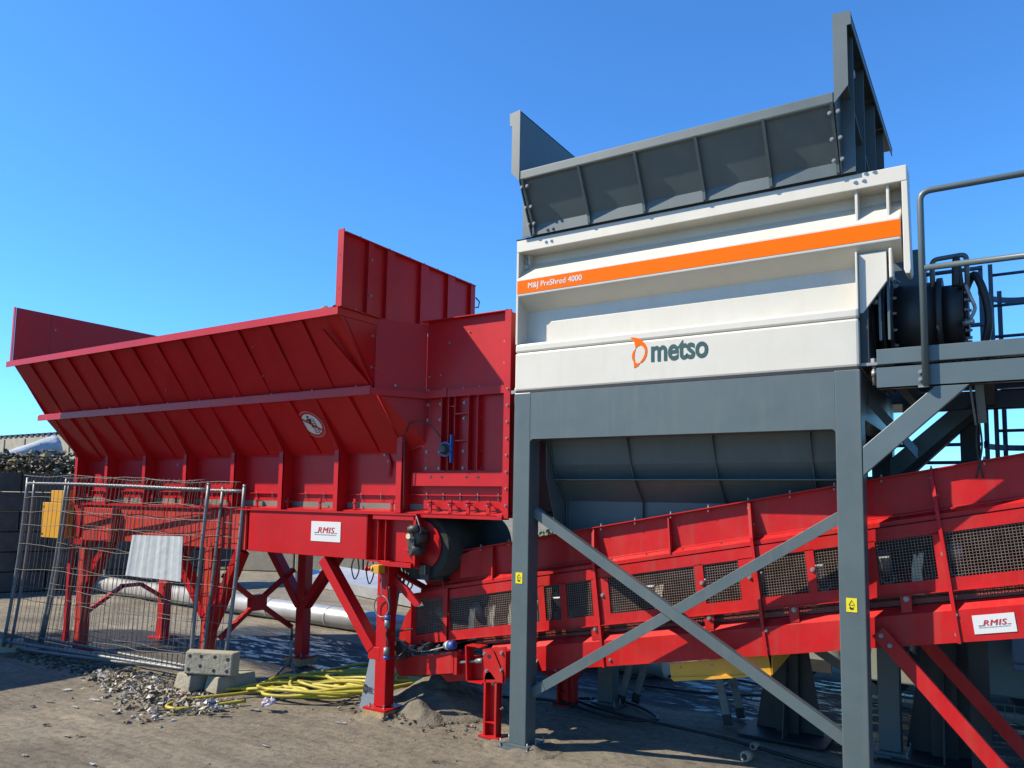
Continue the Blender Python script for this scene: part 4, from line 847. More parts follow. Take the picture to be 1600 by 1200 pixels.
b = M(BLACK); b.tube(smooth([(-5.02, 5.67, .60), (-5.00, 5.67, .72), (-5.03, 5.67, .80), (-5.01, 5.67, .87), (-5.0, 5.68, 1.05), (-5.02, 5.68, 1.25)], 5), .009, 6); b.tube(smooth([(-5.0, 5.70, .80), (-4.9, 5.75, .84), (-4.80, 5.80, .86)], 5), .008, 6); b.tube(smooth([(-5.0, 5.7, .58), (-4.93, 5.76, .60), (-4.85, 5.8, .72)], 5), .008, 6); b.build('cable', parent=CB)
b = MB(); b.m(BLACK)
for k in range(5):
    cx, cy = -5.95+.11*k+random.uniform(-.03, .03), 6.2+.1*k; h = .22+.12*random.random()
    b.tube(smooth([(cx, cy, 1.47), (cx-.05, cy, 1.47-h*.5), (cx, cy, 1.47-h), (cx+.06, cy, 1.47-h*.6), (cx+.03, cy, 1.47)], 5), .007, 6)
for k in range(3): b.tube(smooth([(-5.45+.04*k, 6.3, 1.47), (-5.35+.05*k, 6.3, 1.25-.03*k), (-5.5+.03*k, 6.3, 1.1)], 5), .008, 6)
b.build('hanging_cables', label='black cable loops hanging under the red feeder base', cat='cables', org=(0, 0, 0))
# control cabinet
K = thing('control_cabinet', 'yellow electric control cabinet at the far end of the red feeder', 'cabinet', (-11.2, 5.7, 1.46))
b = M(YELLOW); b.box(-11.52, -10.93, 5.64, 5.90, 1.465, 1.955)
b.m(BLACK)
for u, v in ((-11.48, 1.90), (-11.48, 1.52), (-10.97, 1.52), (-10.97, 1.90)): b.box(u-.012, u+.012, 5.632, 5.642, v-.02, v+.01)
b.build('housing', parent=K, bev=.005)
M(YELLOW).box(-11.35, -11.02, 5.66, 5.88, 1.965, 2.125).build('top_box', parent=K, bev=.005)
M(RED).bar((-11.2, 5.92, .02), (-11.2, 5.92, 1.95), .06, .06, (0, 1, 0)).build('post', parent=K)

# ================================================================== FENCE
def fence(label, bl, br, tl, tr, extra, sd):
    t = thing('wire_fence', label, 'fence', bl, 'temporary fence panels')
    rnd = random.Random(sd); bl, br, tl, tr = map(Vector, (bl, br, tl, tr))
    def S_(u, v): return lerp(lerp(bl, br, u), lerp(tl, tr, u), v)+Vector((0, .035*math.sin(u*5+sd)*math.sin(v*3), .02*math.sin(u*3.1+sd)*v))
    M(GALV).tube([S_(0, v/8) for v in range(9)], .021, 12).build('post', parent=t)
    M(GALV).tube([S_(1, v/8) for v in range(9)], .021, 12).build('post', parent=t)
    for e in extra: M(GALV).tube([S_(e, v/8*.985) for v in range(9)], .019, 12).build('mid_post', parent=t)
    M(GALV).tube([S_(u/16, .965) for u in range(17)], .021, 12).build('top_rail', parent=t)
    M(GALV).tube([S_(u/16, .03) for u in range(17)], .019, 12).build('bottom_rail', parent=t)
    b = M(WIRE); n = int((br-bl).length/.085)
    off = Vector((0, -.015, 0))
    for i in range(1, n):
        u = i/n+rnd.uniform(-.002, .002); bend = rnd.uniform(-.012, .012)
        pts = [S_(u, .02+.94*k/6)+off+Vector((bend*math.sin(k/6*math.pi), 0, 0)) for k in range(7)]
        pts += [S_(u, .985)+Vector((-.02, -.05, 0)), S_(u, 1.015)+Vector((0, -.04, 0))]
        b.tube(pts, .0028, 4)
    for v in (.10, .28, .36, .46, .60, .72, .80, .88, 1.01):
        b.tube([S_(u/20, v+.006*math.sin(u*.9+v*20+sd)+rnd.uniform(-.003, .003))+off*1.6+(Vector((0, -.03, 0)) if v > 1 else Vector()) for u in range(21)], .0036, 5)
    b.build('wire_mesh', parent=t); return t
fence('bent galvanised wire fence panel nearest the viewer with the white board', (-11.11, 5.075, .08), (-7.763, 5.49, .08), (-11.02, 5.18, 2.27), (-7.67, 5.55, 2.25), (.045,), 1)
fence('galvanised wire fence panel leaning just behind the front panel beside the concrete feet', (-10.98, 5.46, .08), (-7.353, 5.62, .08), (-10.85, 5.60, 2.27), (-7.24, 5.70, 2.24), (.02, .90), 2)
b = M(mat('faded_board', (.40, .42, .41), .6, var=.06, vscale=10, bump=.25, bscale=12))
cor = [(-8.52, 5.13, 1.165), (-7.575, 5.19, 1.155), (-7.61, 5.21, 1.64), (-8.46, 5.15, 1.625)]
b = M(D.materials['faded_board']); N = 24; top = []; bot = []
for i in range(N+1):
    u = i/N; y = -.004*math.sin(u*47)-.004*math.sin(u*21+1); bot.append(lerp(Vector(cor[0]), Vector(cor[1]), u)+Vector((0, y, 0))); top.append(lerp(Vector(cor[3]), Vector(cor[2]), u)+Vector((0, y, 0)))
for i in range(N): b.hexa([bot[i], bot[i+1], bot[i+1]+Vector((0, .006, 0)), bot[i]+Vector((0, .006, 0)), top[i], top[i+1], top[i+1]+Vector((0, .006, 0)), top[i]+Vector((0, .006, 0))])
b.build('blank_board', label='blank white corrugated board tied to the wire fence', cat='board')
# concrete fence feet
def foot(label, loc, rz=0, rx=0, dims=(.62, .24, .14), holes=True):
    b = M(CONC); w_, d_, h_ = dims
    b.hexa([(-w_/2, -d_/2, 0), (w_/2, -d_/2, 0), (w_/2, d_/2, 0), (-w_/2, d_/2, 0), (-w_/2+.03, -d_/2+.02, h_), (w_/2-.03, -d_/2+.02, h_), (w_/2-.03, d_/2-.02, h_), (-w_/2+.03, d_/2-.02, h_)])
    o = b.build('concrete_block', bev=.012, label=label, cat='concrete foot', group='concrete fence feet')
    o.location = loc; o.rotation_euler = (rx, 0, rz)
    if holes:
        for u, v in ((-.22, .07), (-.22, -.07), (-.09, .07), (-.09, -.03), (.07, .07), (.07, -.07), (.22, .05), (.22, -.07)):
            b = M(BLACK); b.cyl((u, v, h_-.004), (u, v, h_+.0015), .020, 14); c = b.build('hole', parent=None); c.parent = o; c.location = (0, 0, 0)
    return o
foot('concrete fence foot under the left half of the perforated block', (-7.55, 5.50, -.005), R(88), dims=(.5, .29, .17), holes=False)
foot('concrete fence foot under the right half of the perforated block', (-7.20, 5.62, -.005), R(84), dims=(.5, .25, .17), holes=False)
foot('perforated grey concrete block standing upright on two concrete feet', (-7.31, 5.47, .285), R(24), R(84), dims=(.60, .27, .12))
foot('long concrete fence foot under the far left fence post', (-11.3, 5.02, -.01), R(55), dims=(.75, .26, .15), holes=False)
# second rail pair on the ground
for k, (p, q) in enumerate((((-11.0, 5.2, .035), (-7.6, 5.62, .13)), ((-10.6, 5.6, .03), (-7.5, 5.9, .05)))):
    M(GALV).tube([p, lerp(Vector(p), Vector(q), .5)+Vector((0, 0, -.012)), q], .021, 12).build('steel_tube', label=('galvanised tube lying at the foot of the fence, front one', 'galvanised tube lying at the foot of the fence, rear one')[k], cat='tube', group='tubes lying by the fence')

# ================================================================== BACKGROUND LEFT
wA, wB = Vector((-17.9, 7.6, 0)), Vector((-16.0, 10.9, 0)); wd = (wB-wA).normalized(); wn_ = Vector((wd.y, -wd.x, 0))
W = thing('block_wall', 'dark wall of stacked concrete blocks behind the yellow cabinet', 'wall', (-17, 9, 0))
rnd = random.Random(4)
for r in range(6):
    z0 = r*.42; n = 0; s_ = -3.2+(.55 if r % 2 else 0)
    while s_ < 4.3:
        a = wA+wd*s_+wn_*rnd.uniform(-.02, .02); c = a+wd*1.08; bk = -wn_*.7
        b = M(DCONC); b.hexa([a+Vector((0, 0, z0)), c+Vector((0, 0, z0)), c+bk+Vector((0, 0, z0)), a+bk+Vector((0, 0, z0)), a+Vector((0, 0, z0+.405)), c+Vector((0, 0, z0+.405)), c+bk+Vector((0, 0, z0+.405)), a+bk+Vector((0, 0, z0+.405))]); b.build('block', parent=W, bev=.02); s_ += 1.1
def rock(b, c, s_, rnd, sq=1):
    c = Vector(c); vs = []
    base = [(1, 0, 0), (-1, 0, 0), (0, 1, 0), (0, -1, 0), (0, 0, 1), (0, 0, -1)]
    rot = Matrix.Rotation(rnd.random()*6, 3, 'Z') @ Matrix.Rotation(rnd.random()*6, 3, 'X')
    sc_ = Vector((rnd.uniform(.5, 1.3), rnd.uniform(.4, 1), rnd.uniform(.25, .8)*sq))
    for q in base:
        p = rot @ Vector((q[0]*sc_.x*rnd.uniform(.7, 1.2), q[1]*sc_.y, q[2]*sc_.z)); vs.append(b.bm.verts.new(c+p*s_))
    for q in ((0, 2, 4), (2, 1, 4), (1, 3, 4), (3, 0, 4), (2, 0, 5), (1, 2, 5), (3, 1, 5), (0, 3, 5)): b.face([vs[i] for i in q])
CH = [mat('chip_grey', (.19, .185, .17), .7, var=.2), mat('chip_cream', (.31, .26, .17), .7, var=.2), mat('chip_brown', (.11, .075, .045), .8, var=.2), mat('chip_dark', (.05, .05, .05), .7, var=.2), mat('chip_white', (.42, .41, .38), .5, var=.1), mat('chip_olive', (.22, .20, .09), .8, var=.2)]
b = MB(); rnd = random.Random(11)
for i in range(2600):
    s_ = rnd.uniform(-3.2, 4.2); y_ = rnd.uniform(0, 1.4); hgt = (.60+.25*math.sin(s_*1.1+.4))*math.exp(-((y_-.45)/.7)**2)*rnd.uniform(.2, 1)*max(.1, min(1, (4.2-s_)/1.5))
    b.m(CH[rnd.choice([3, 3, 5, 2, 5, 5, 3, 2, 2, 1])]); p = wA+wd*s_-wn_*y_; rock(b, (p.x, p.y, 2.50+hgt*.62), rnd.uniform(.03, .10), rnd)
b.build('rubble', label='dark rubble and rags heaped on top of the block wall', cat='rubble', kind='stuff')
b = M(TARP); rows = []; a0, a1 = Vector((-18.7, 8.0, 2.74)), Vector((-18.5, 9.30, 3.16)); ad = (a1-a0).normalized(); s1 = ad.orthogonal().normalized(); s2 = ad.cross(s1)
for j in range(15):
    t = j/14; c = lerp(a0, a1, t); r = .10+.17*t; rows.append([b.bm.verts.new(c+(s1*math.cos(2*math.pi*i/28)+s2*math.sin(2*math.pi*i/28))*r*(1+.05*math.sin(i*1.7+j*.8)+.03*math.sin(j*2+i*3))) for i in range(28)])
for A_, B_ in zip(rows, rows[1:]):
    for i in range(28): f = b.face([A_[i], A_[(i+1) % 28], B_[(i+1) % 28], B_[i]]); f.smooth = True
b.face(rows[0][::-1]); b.face(rows[-1])
b.build('tarpaulin_roll', label='pale blue-white tarpaulin roll lying behind the rubble on the wall', cat='tarpaulin')
# far cream wall with a scalloped roof edge
FB = thing('warehouse', 'cream panelled warehouse with a corrugated roof edge far behind the wall', 'building', (-60, 30, 0))
ax = Vector((-80.0, 25.4, 0)); bx_ = Vector((-42, 25.4, 0)); dd = (bx_-ax).normalized(); nn = Vector((dd.y, -dd.x, 0))
b = M(LCONC); b.hexa([ax, bx_, bx_-nn*20, ax-nn*20, ax+Vector((0, 0, 5.75)), bx_+Vector((0, 0, 5.75)), bx_-nn*20+Vector((0, 0, 5.75)), ax-nn*20+Vector((0, 0, 5.75))])
b.m(DARK)
for i in range(16):
    p = ax+dd*(i*2.8)+nn*.01; b.hexa([p, p+dd*.12, p+dd*.12+nn*.02, p+nn*.02, p+Vector((0, 0, 5.6)), p+dd*.12+Vector((0, 0, 5.6)), p+dd*.12+nn*.02+Vector((0, 0, 5.6)), p+nn*.02+Vector((0, 0, 5.6))])
b.build('wall', parent=FB)
b = M(DARK)
for i in range(62):
    p = ax+dd*(i*.72)+nn*.05; b.hexa([p+Vector((0, 0, 5.72)), p+dd*.40+Vector((0, 0, 5.72)), p+dd*.40-nn*.3+Vector((0, 0, 5.72)), p-nn*.3+Vector((0, 0, 5.72)), p+Vector((0, 0, 5.92)), p+dd*.40+Vector((0, 0, 5.92)), p+dd*.40-nn*.3+Vector((0, 0, 5.92)), p-nn*.3+Vector((0, 0, 5.92))])
b.build('roof_edge', parent=FB)
# low light concrete wall far behind, hedge above it
LW = thing('retaining_wall', 'low cream concrete retaining wall across the yard behind the silver pipe', 'wall', (-15, 14.5, 0))
p0 = Vector((-24.0, 11.6, 0)); p1 = Vector((-4.0, 21.0, 0)); dl = (p1-p0).normalized(); nl = Vector((dl.y, -dl.x, 0))
i = 0; L_ = 0
while L_ < 22:
    a = p0+dl*L_; c = a+dl*1.96; b = M(LCONC); b.hexa([a, c, c-nl*.5, a-nl*.5, a+Vector((0, 0, .85)), c+Vector((0, 0, .85)), c-nl*.5+Vector((0, 0, .85)), a-nl*.5+Vector((0, 0, .85))]); b.build('block', parent=LW, bev=.02); L_ += 2
b = M(LEAF); rnd = random.Random(5)
for i in range(5000):
    s_ = rnd.uniform(0, 22); q = p0+dl*s_-nl*rnd.uniform(.6, 1.8); z = .75+rnd.random()**1.5*.75*(.6+.4*math.sin(s_*1.7)); p = Vector((q.x, q.y, z)); e1 = Vector((rnd.uniform(-1, 1), rnd.uniform(-1, 1), rnd.uniform(-1, 1))).normalized()*.07; e2 = e1.orthogonal().normalized()*.04
    b.face([b.bm.verts.new(p-e1), b.bm.verts.new(p+e2), b.bm.verts.new(p+e1), b.bm.verts.new(p-e2)])
b.build('low_hedge', label='strip of green undergrowth behind the cream retaining wall', cat='hedge', kind='stuff')
# silver pipe lying on the ground
b = M(STEEL); pp = [Vector((-16.5, 9.25, .17)), Vector((-3.5, 9.0, .17))]; b.cyl(pp[0], pp[1], .165, 40)
for k in range(1, 9):
    c = lerp(pp[0], pp[1], k/9); b.cyl(c-Vector((.02, 0, 0)), c+Vector((.02, 0, 0)), .170, 40)
b.build('pipe', label='long silver steel pipe lying on the ground behind the red legs', cat='pipe')
b = MB(); b.m(STEEL)
for k in range(3):
    o_ = Vector((-14.6, 13.1+.5*k, .02)); dd_ = Vector((.92, -.28, 0)).normalized(); 
    pr = [Vector((0, 0, 0)), Vector((.28, .92, 0)).normalized()*.42]
    a = o_; c = o_+dd_*6.0; n2_ = Vector((.28, .92, 0)).normalized()
    b.hexa([a, c, c+n2_*.4, a+n2_*.4, a+Vector((0, 0, .22-.05*k)), c+Vector((0, 0, .22-.05*k)), c+n2_*.4+Vector((0, 0, .30)), a+n2_*.4+Vector((0, 0, .30))])
b.build('steel_sections', label='bright steel sections stacked on the ground before the retaining wall', cat='steel sections', kind='stuff')

# grey leaning beam by the red leg
b = M(mat('blue_grey_beam', (.17, .20, .235), .45, var=.06, dust=.1))
b.hexa([(-5.53, 5.86, -.01), (-5.31, 5.86, -.01), (-5.31, 5.96, -.01), (-5.53, 5.96, -.01), (-5.33, 6.0, 1.34), (-5.18, 6.0, 1.34), (-5.18, 6.06, 1.34), (-5.33, 6.06, 1.34)])
b.box(-5.36, -5.21, 5.995, 6.07, 1.24, 1.60)
lb = b.build('loading_ramp', label='blue-grey steel ramp plate leaning behind the front red leg', cat='ramp', bev=.006)
b = M(BLACKTXT); yb_ = 5.855
text('C', 'lettering', BLACKTXT, lb, (-5.495, 5.868, .155), (1, 0, 0), (0, .10, 1), .045, .085, bold=.05)
text('NTEC', 'lettering', BLACKTXT, lb, (-5.465, 5.866, .168), (1, 0, 0), (0, .10, 1), .098, .052, bold=.02)

# tripod stand
T = thing('rod_stand', 'thin grey rod on a small tripod foot beside the yellow hose', 'stand', (-7.2, 6.40, 0))
M(GALV).tube([(-7.15, 6.40, .12), (-7.13, 6.38, .42)], .016, 8).build('rod', parent=T)
M(OIL).tube([(-7.13, 6.38, .42), (-7.125, 6.38, .52), (-7.12, 6.37, .57)], .013, 8).build('clamp', parent=T)
for dx, dy in ((-.14, -.08), (.14, -.03), (.02, .14)): M(GALV).tube([(-7.15, 6.40, .17), (-7.15+dx, 6.40+dy, 0)], .011, 8).build('leg', parent=T)

# hoses
def hosepath(seed, cx, cy, ra, rb, n, lead, z0=.022):
    rnd = random.Random(seed); pts = [Vector(p) for p in lead]; t = math.pi
    for k in range(n):
        A_, B_, ox, oy = ra*rnd.uniform(.65, 1.15), rb*rnd.uniform(.5, 1.25), rnd.uniform(-.22, .22), rnd.uniform(-.10, .10)
        for i in range(11):
            t += 2*math.pi/11; u = ox+A_*math.cos(t); v = oy+B_*math.sin(t)+.04*math.sin(2.3*t+k)
            pts.append(Vector((cx+.84*u-.54*v, cy+.54*u+.84*v, z0+.014*k+.022*(1+math.sin(3*t+k*1.7)))))
    return smooth(pts, 4)
M(HOSE).tube(hosepath(3, -6.25, 5.98, .62, .36, 5, [(-6.55, 5.30, .03), (-6.70, 4.98, .025), (-6.84, 4.74, .025), (-7.0, 4.72, .03), (-7.08, 4.92, .03), (-6.98, 5.12, .035), (-6.85, 5.42, .03), (-6.75, 5.62, .03)]), .018, 8).build('hose', label='yellow hose with its loose end looping left round the concrete feet', cat='hose', group='yellow hoses')
M(HOSE).tube(hosepath(8, -6.1, 6.45, .74, .44, 4, [(-7.15, 5.45, .03), (-6.98, 5.62, .03), (-6.8, 5.9, .04)], .03), .018, 8).build('hose', label='yellow hose coiled flat behind the leaning grey ramp', cat='hose', group='yellow hoses')
M(HOSE).tube(hosepath(15, -6.0, 7.0, .72, .46, 3, [(-6.9, 6.3, .04)], .03), .018, 8).build('hose', label='yellow hose farthest back, mostly in the shade of the red feeder', cat='hose', group='yellow hoses')
M(BLACK).tube(smooth([(-4.6, 7.0, .02), (-4.0, 7.2, .02), (-3.3, 7.0, .02), (-2.9, 7.2, .02), (-3.4, 7.6, .02), (-3.9, 7.4, .02), (-3.2, 7.1, .03), (-2.2, 7.0, .02), (-1.2, 6.7, .02), (0, 6.6, .02)], 8), .016, 8).build('cable', label='dark cable snaking over the ground under the shredder', cat='cable')
M(BLACK).tube(smooth([(-3.9, 8.6, .02), (-3.3, 9.2, .02), (-2.6, 9.3, .02), (-2.2, 8.9, .02), (-2.8, 8.5, .02), (-3.6, 8.4, .02)], 8), .014, 8).build('cable', label='dark cable loop in the puddle between the ladder legs', cat='cable')

# rubble and litter on the ground
b = MB(); rnd = random.Random(21)
for i in range(2600):
    u = rnd.random(); t = rnd.gauss(0, 1)
    x = lerp(-9.0, -6.75, u)+.16*rnd.gauss(0, 1); y = lerp(5.28, 4.85, u)+(.10+.12*u)*t
    hgt = .07*math.exp(-t*t/2)*rnd.random()*(0.4+u)
    b.m(CH[rnd.choice([0, 1, 1, 4, 4, 5, 1, 2, 2, 1])]); rock(b, (x, y, ground_h(x, y)+hgt), rnd.uniform(.008, .045)*(1.6 if rnd.random() < .06 else 1), rnd, rnd.choice([.25, .35, .8]))
for i in range(900):
    x = rnd.uniform(-11, -7.2); y = rnd.uniform(5.0, 5.6); b.m(CH[rnd.choice([0, 2, 2, 3, 5, 3])]); rock(b, (x, y, ground_h(x, y)+.01), rnd.uniform(.008, .04), rnd)
b.build('rubble', label='heap of grey and cream shredded waste chips beside the concrete feet', cat='rubble', kind='stuff')
b = MB(); rnd = random.Random(22)
for i in range(5200):
    x = rnd.uniform(-13, 1.5); y = 3.2+8*rnd.random()**1.5; b.m(CH[rnd.choice([0, 1, 2, 2, 3, 3, 5])]); rock(b, (x, y, ground_h(x, y)), rnd.uniform(.003, .012)*(1+(rnd.random() < .05)*1.8), rnd, .6)
b.build('gravel', label='loose stones and small litter scattered over the yard', cat='gravel', kind='stuff')
def scrap(label, x, y, L1, w_, rot, mt, h=.012, name='scrap_piece', cat='scrap'):
    b = M(mt); rnd = random.Random(int(x*100)); n = 5; vs = []
    c, s_ = math.cos(rot), math.sin(rot); rows = []
    for i in range(n+1):
        u = (i/n-.5)*L1
        for k, v in enumerate((-w_/2, w_/2)):
            v2 = v*rnd.uniform(.6, 1.1); rows.append(Vector((x+u*c-v2*s_, y+u*s_+v2*c, ground_h(x, y)+h+rnd.uniform(0, h*1.5))))
    lo = [b.bm.verts.new(p) for p in rows]; hi = [b.bm.verts.new(p+Vector((0, 0, h*.6))) for p in rows]
    for i in range(n):
        a = 2*i
        b.face([hi[a], hi[a+2], hi[a+3], hi[a+1]]); b.face([lo[a], lo[a+1], lo[a+3], lo[a+2]]); b.face([lo[a], lo[a+2], hi[a+2], hi[a]]); b.face([lo[a+1], hi[a+1], hi[a+3], lo[a+3]])
    b.face([lo[0], hi[0], hi[1], lo[1]]); b.face([lo[-1], hi[-1], hi[-2], lo[-2]])
    b.build(name, label=label, cat=cat, group='scraps lying on the dirt')
scraps = [((-8.56, 4.58), .09, .06, .3, 4, 'crumpled grey-white scrap on the bare dirt left of the waste heap'), ((-8.14, 4.03), .07, .03, .2, 3, 'black scrap on the dirt near the left edge of the photo'), ((-8.21, 4.22), .09, .03, .5, 1, 'cream splinter on the dirt beside the black scrap'),
           ((-7.81, 4.27), .10, .02, .1, 4, 'thin white strip of plastic on the dirt'), ((-7.92, 4.52), .13, .035, .2, 4, 'long white strip lying on a dark stick'), ((-7.38, 4.27), .07, .025, .1, 1, 'small cream chip on the open dirt'), ((-7.38, 3.78), .05, .03, .6, 2, 'brown flake alone on the dirt'),
           ((-6.92, 3.72), .10, .025, 0, 1, 'pale wooden splinter next to an orange scrap'), ((-6.83, 3.79), .06, .04, .6, 5, 'orange-brown torn scrap on the dirt'), ((-6.05, 3.47), .06, .02, .1, 4, 'white scrap at the bottom edge of the photo'), ((-6.65, 3.26), .06, .02, .2, 1, 'cream chip low in the left corner of the photo'), ((-6.74, 4.43), .16, .012, .9, 2, 'thin dark stick lying below the waste heap'), ((-5.28, 5.36), .10, .02, .4, 4, 'white sliver on the dirt in front of the hoses'), ((-6.32, 5.22), .14, .05, .2, 0, 'flat grey plate fragment under the yellow hose'), ((-3.93, 5.06), .05, .02, .4, 3, 'dark flake at the bottom centre on the dirt'), ((-5.32, 4.53), .06, .02, .1, 4, 'small pale sliver below the yellow hose')]
for (x, y), L1, w_, rot, mi, lb_ in scraps: scrap(lb_, x, y, L1, w_, rot, CH[mi], .008)
# crumpled foil
for k, (x, y, lb_) in enumerate(((-6.18, 5.28, 'crumpled silver plastic bag on the yellow hose'), (-6.62, 4.95, 'crumpled grey plastic bag between the hose and the waste heap'), (-6.42, 4.86, 'small crumpled foil lump on the hose loop nearest the viewer'))):
    b = M(mat('foil%d' % k, ((.55, .5, .56), (.30, .30, .31), (.28, .28, .29))[k], .35, var=.3, vscale=30)); rnd = random.Random(k)
    for i in range(26): rock(b, (x+rnd.gauss(0, .03), y+rnd.gauss(0, .02), .05+rnd.random()*.05), rnd.uniform(.015, .045)*(1, 1, .6)[k], rnd)
    b.build('crumpled_bag', label=lb_, cat='plastic bag')
# sand pile below the conveyor tail
def pile(name, label, cx, cy, rx, ry, h, seed, sharp=1.0, n=46, mt=SAND, cat='pile'):
    b = M(mt); rows = []
    for j in range(n+1):
        r = []
        for i in range(n+1):
            u, v = (i/n-.5)*2, (j/n-.5)*2; d = math.sqrt(u*u+v*v); z = max(0, 1-d**sharp)*h
            p = Vector((cx+u*rx, cy+v*ry, 0)); z += (.05*noise.noise(p*4+Vector((seed, 0, 0)))+.03*noise.noise(p*11))*min(1, max(0, 1.0-d)*2)
            r.append(b.bm.verts.new((p.x, p.y, max(z, 0)+(-.03 if d > .98 else -.002))))
        rows.append(r)
    for j in range(n):
        for i in range(n):
            f = b.face([rows[j][i], rows[j][i+1], rows[j+1][i+1], rows[j+1][i]]); f.smooth = True
    return b.build(name, label=label, cat=cat, kind='stuff')
pile('sand_pile', 'dusty pile of grey-brown fines under the conveyor tail', -4.95, 6.45, .75, .70, .30, 2, 1.0)
pile('sand_pile', 'smaller sunlit cone of fines in front of the conveyor tail', -4.83, 5.92, .36, .30, .20, 5, .8)
pile('dirt_skirt', 'low dirt built up round the base plate of the nearest grey post', -3.55, 5.78, .36, .30, .035, 9, .9, 26, cat='dirt')
pile('dirt_skirt', 'low dirt built up round the wooden pad of the red leg', -5.10, 5.78, .34, .28, .04, 12, .9, 26, cat='dirt')
b = MB(); rnd = random.Random(31)
for i in range(350):
    x = rnd.gauss(-4.95, .42); y = rnd.gauss(6.0, .22); b.m(CH[rnd.choice([2, 3, 2, 0, 1])]); rock(b, (x, y, max(0, .2-abs(x+4.85)*.5)*.3+.01), rnd.uniform(.006, .03), rnd)
b.build('rubble', label='clods and chips around the fines below the conveyor tail', cat='rubble', kind='stuff')
# clumps of waste showing over the red hopper rim
b = MB(); rnd = random.Random(32)
for i in range(160):
    x = rnd.uniform(-8.2, -5.05); b.m(CH[rnd.choice([3, 3, 2, 0])]); rock(b, (x, rnd.uniform(4.92, 5.2), 3.74+rnd.random()*.05+(.05 if x > -5.6 else 0)), rnd.uniform(.02, .06), rnd)
b.build('waste_load', label='dark shredded waste just showing over the red hopper rim', cat='waste', kind='stuff')

# ================================================================== BEHIND THE CONVEYOR (right)
SL = thing('step_ladder', 'aluminium trestle ladder standing behind the conveyor', 'ladder', (-2.9, 7.6, 0))
for (p, q) in (((-3.45, 7.55, .03), (-3.15, 7.62, 1.2)), ((-3.36, 7.72, .03), (-3.06, 7.85, 1.2)), ((-2.30, 7.48, .03), (-2.60, 7.58, 1.2)), ((-2.27, 7.80, .03), (-2.58, 7.88, 1.2))):
    M(GALV).bar(p, q, .07, .028, (0, 1, 0)).build('leg', parent=SL)
    b = M(BLACK); b.bar((Vector(p)-Vector((0, 0, .03))), Vector(p)+(Vector(q)-Vector(p)).normalized()*.07, .078, .036, (0, 1, 0)); b.build('foot', parent=SL)
M(GALV).box(-3.2, -2.55, 7.55, 7.95, 1.18, 1.21).build('top_step', parent=SL)
for z, a in ((.3, .0), (.6, 0), (.9, 0)): M(GALV).bar((-2.35-.26*z/1.1+.0, 7.50, z), (-2.35-.26*z/1.1, 7.86, z), .03, .03).build('rung', parent=SL)
for k, (x, y) in enumerate(((-1.76, 7.50), (-.50, 7.55))):
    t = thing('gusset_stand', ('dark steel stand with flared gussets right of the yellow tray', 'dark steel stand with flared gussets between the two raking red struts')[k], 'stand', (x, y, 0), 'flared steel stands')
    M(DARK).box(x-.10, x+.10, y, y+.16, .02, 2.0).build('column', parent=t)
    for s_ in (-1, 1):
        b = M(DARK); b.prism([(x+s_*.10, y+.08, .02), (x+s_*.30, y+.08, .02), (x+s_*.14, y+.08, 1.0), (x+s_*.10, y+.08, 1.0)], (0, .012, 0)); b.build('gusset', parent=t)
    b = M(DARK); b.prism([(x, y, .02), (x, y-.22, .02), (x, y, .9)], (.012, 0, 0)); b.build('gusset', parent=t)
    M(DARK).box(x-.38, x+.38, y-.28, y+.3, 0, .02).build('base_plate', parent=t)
MC = thing('mobile_plant', 'pale grey-green mobile machine parked behind the conveyor', 'machine', (.2, 10, 0))
b = M(PALEM); b.prism([(-2.6, 9.6, .30), (-1.75, 9.6, .30), (-1.6, 9.6, .16), (.3, 9.6, .16), (.3, 9.6, 1.0), (-2.6, 9.6, 1.0)], (0, 1.2, 0)); b.box(-2.6, 2.4, 9.7, 10.9, 1.0, 1.9); b.build('body', parent=MC, bev=.02)
b = M(DARK); b.box(-2.5, .3, 9.585, 9.6, .78, .92); b.box(-2.4, -1.75, 9.585, 9.62, .18, .32); b.box(-.95, -.35, 9.58, 9.6, .25, .75); b.box(.32, 2.6, 9.5, 10.9, .05, .95); b.build('chassis', parent=MC)
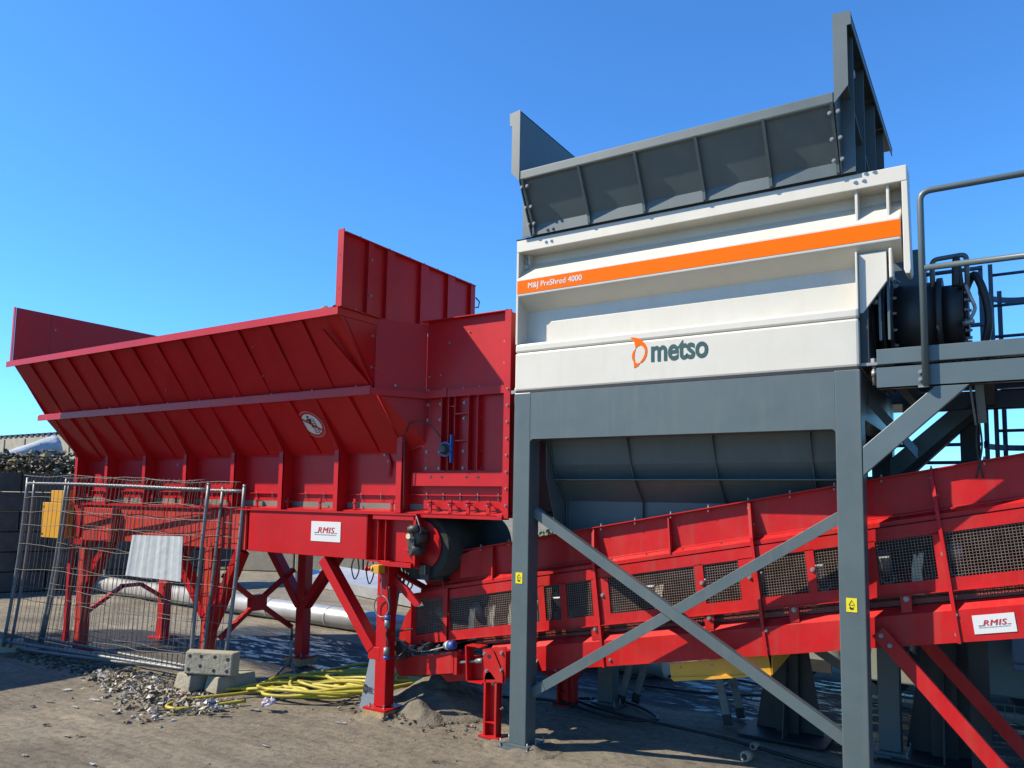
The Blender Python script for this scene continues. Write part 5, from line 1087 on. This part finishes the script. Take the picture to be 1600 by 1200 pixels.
b = M(mat('shaded_blue_panel', (.16, .20, .26), .5)); b.box(.0, .95, 9.0, 9.55, .62, 1.3); b.box(.0, .95, 8.98, 9.0, .55, .60); b.build('side_panel', parent=MC, bev=.01)
M(DARK).bar((-2.0, 9.4, 1.35), (-.95, 9.4, .55), .10, .12, (0, 1, 0)).build('stay', parent=MC)
for x in (-2.2, -1.2, .2): M(BLACK).cyl((x, 9.7, .27), (x, 10.0, .27), .27, 28).build('wheel', parent=MC)
b = MB(); b.m(GALV)
for i in range(24): b.cyl((-1.2+.08*i, 9.2, .02), (-1.2+.08*i, 9.2, .17), .004, 5)
for z in (.03, .10, .17): b.cyl((-1.2, 9.2, z), (.64, 9.2, z), .005, 5)
b.build('cage_grid', label='low galvanised grid lying before the pale machine', cat='grid')
b = M(LCONC); b.box(-1.3, .7, 9.25, 9.45, 0, .05); b.build('concrete_strip', label='light concrete slab edge before the pale machine', cat='slab')
for k, (x, y, r, rz) in enumerate(((-1.873, 6.514, .042, 0), (-1.90, 6.86, .030, .3))):
    b = M(CONC); p = Vector((x, y, r)); d = Vector((.3, .95, 0)).normalized(); b.cyl(p, p+d*.07, r, 20); b.m(BLACK); b.cyl(p-d*.001, p+d*.001, r*.62, 16)
    b.build('pipe_stub', label=('short grey pipe stub on the ground, the larger nearer one', 'short grey pipe stub on the ground, the smaller one behind')[k], cat='pipe stub', group='pipe stubs')
b = M(DARK); b.box(-.1, .6, 7.9, 8.1, .0, 1.25); b.build('rear_barrier', label='dark steel plate standing behind the raking red struts', cat='plate') if 0 else b.bm.free()

SK = thing('shadow_caster', 'unseen dark box added just beyond the left edge of the view to cast a shadow', 'shadow caster', (-13.5, 2.6, 0))  # unseen stand-in box, added to throw the ground shadow at lower left
b = M(DARK); b.box(-16.5, -11.6, 1.2, 3.75, .1, 3.0)
for i in range(24): b.box(-16.4+i*.2, -16.3+i*.2, 3.75, 3.78, .2, 2.9); b.box(-16.4+i*.2, -16.3+i*.2, 1.17, 1.2, .2, 2.9)
b.build('shell', parent=SK)
for x in (-16.5, -11.68):
    for y in (1.15, 3.72): M(DARK).box(x, x+.1, y, y+.1, 0, 3.02).build('corner_post', parent=SK)
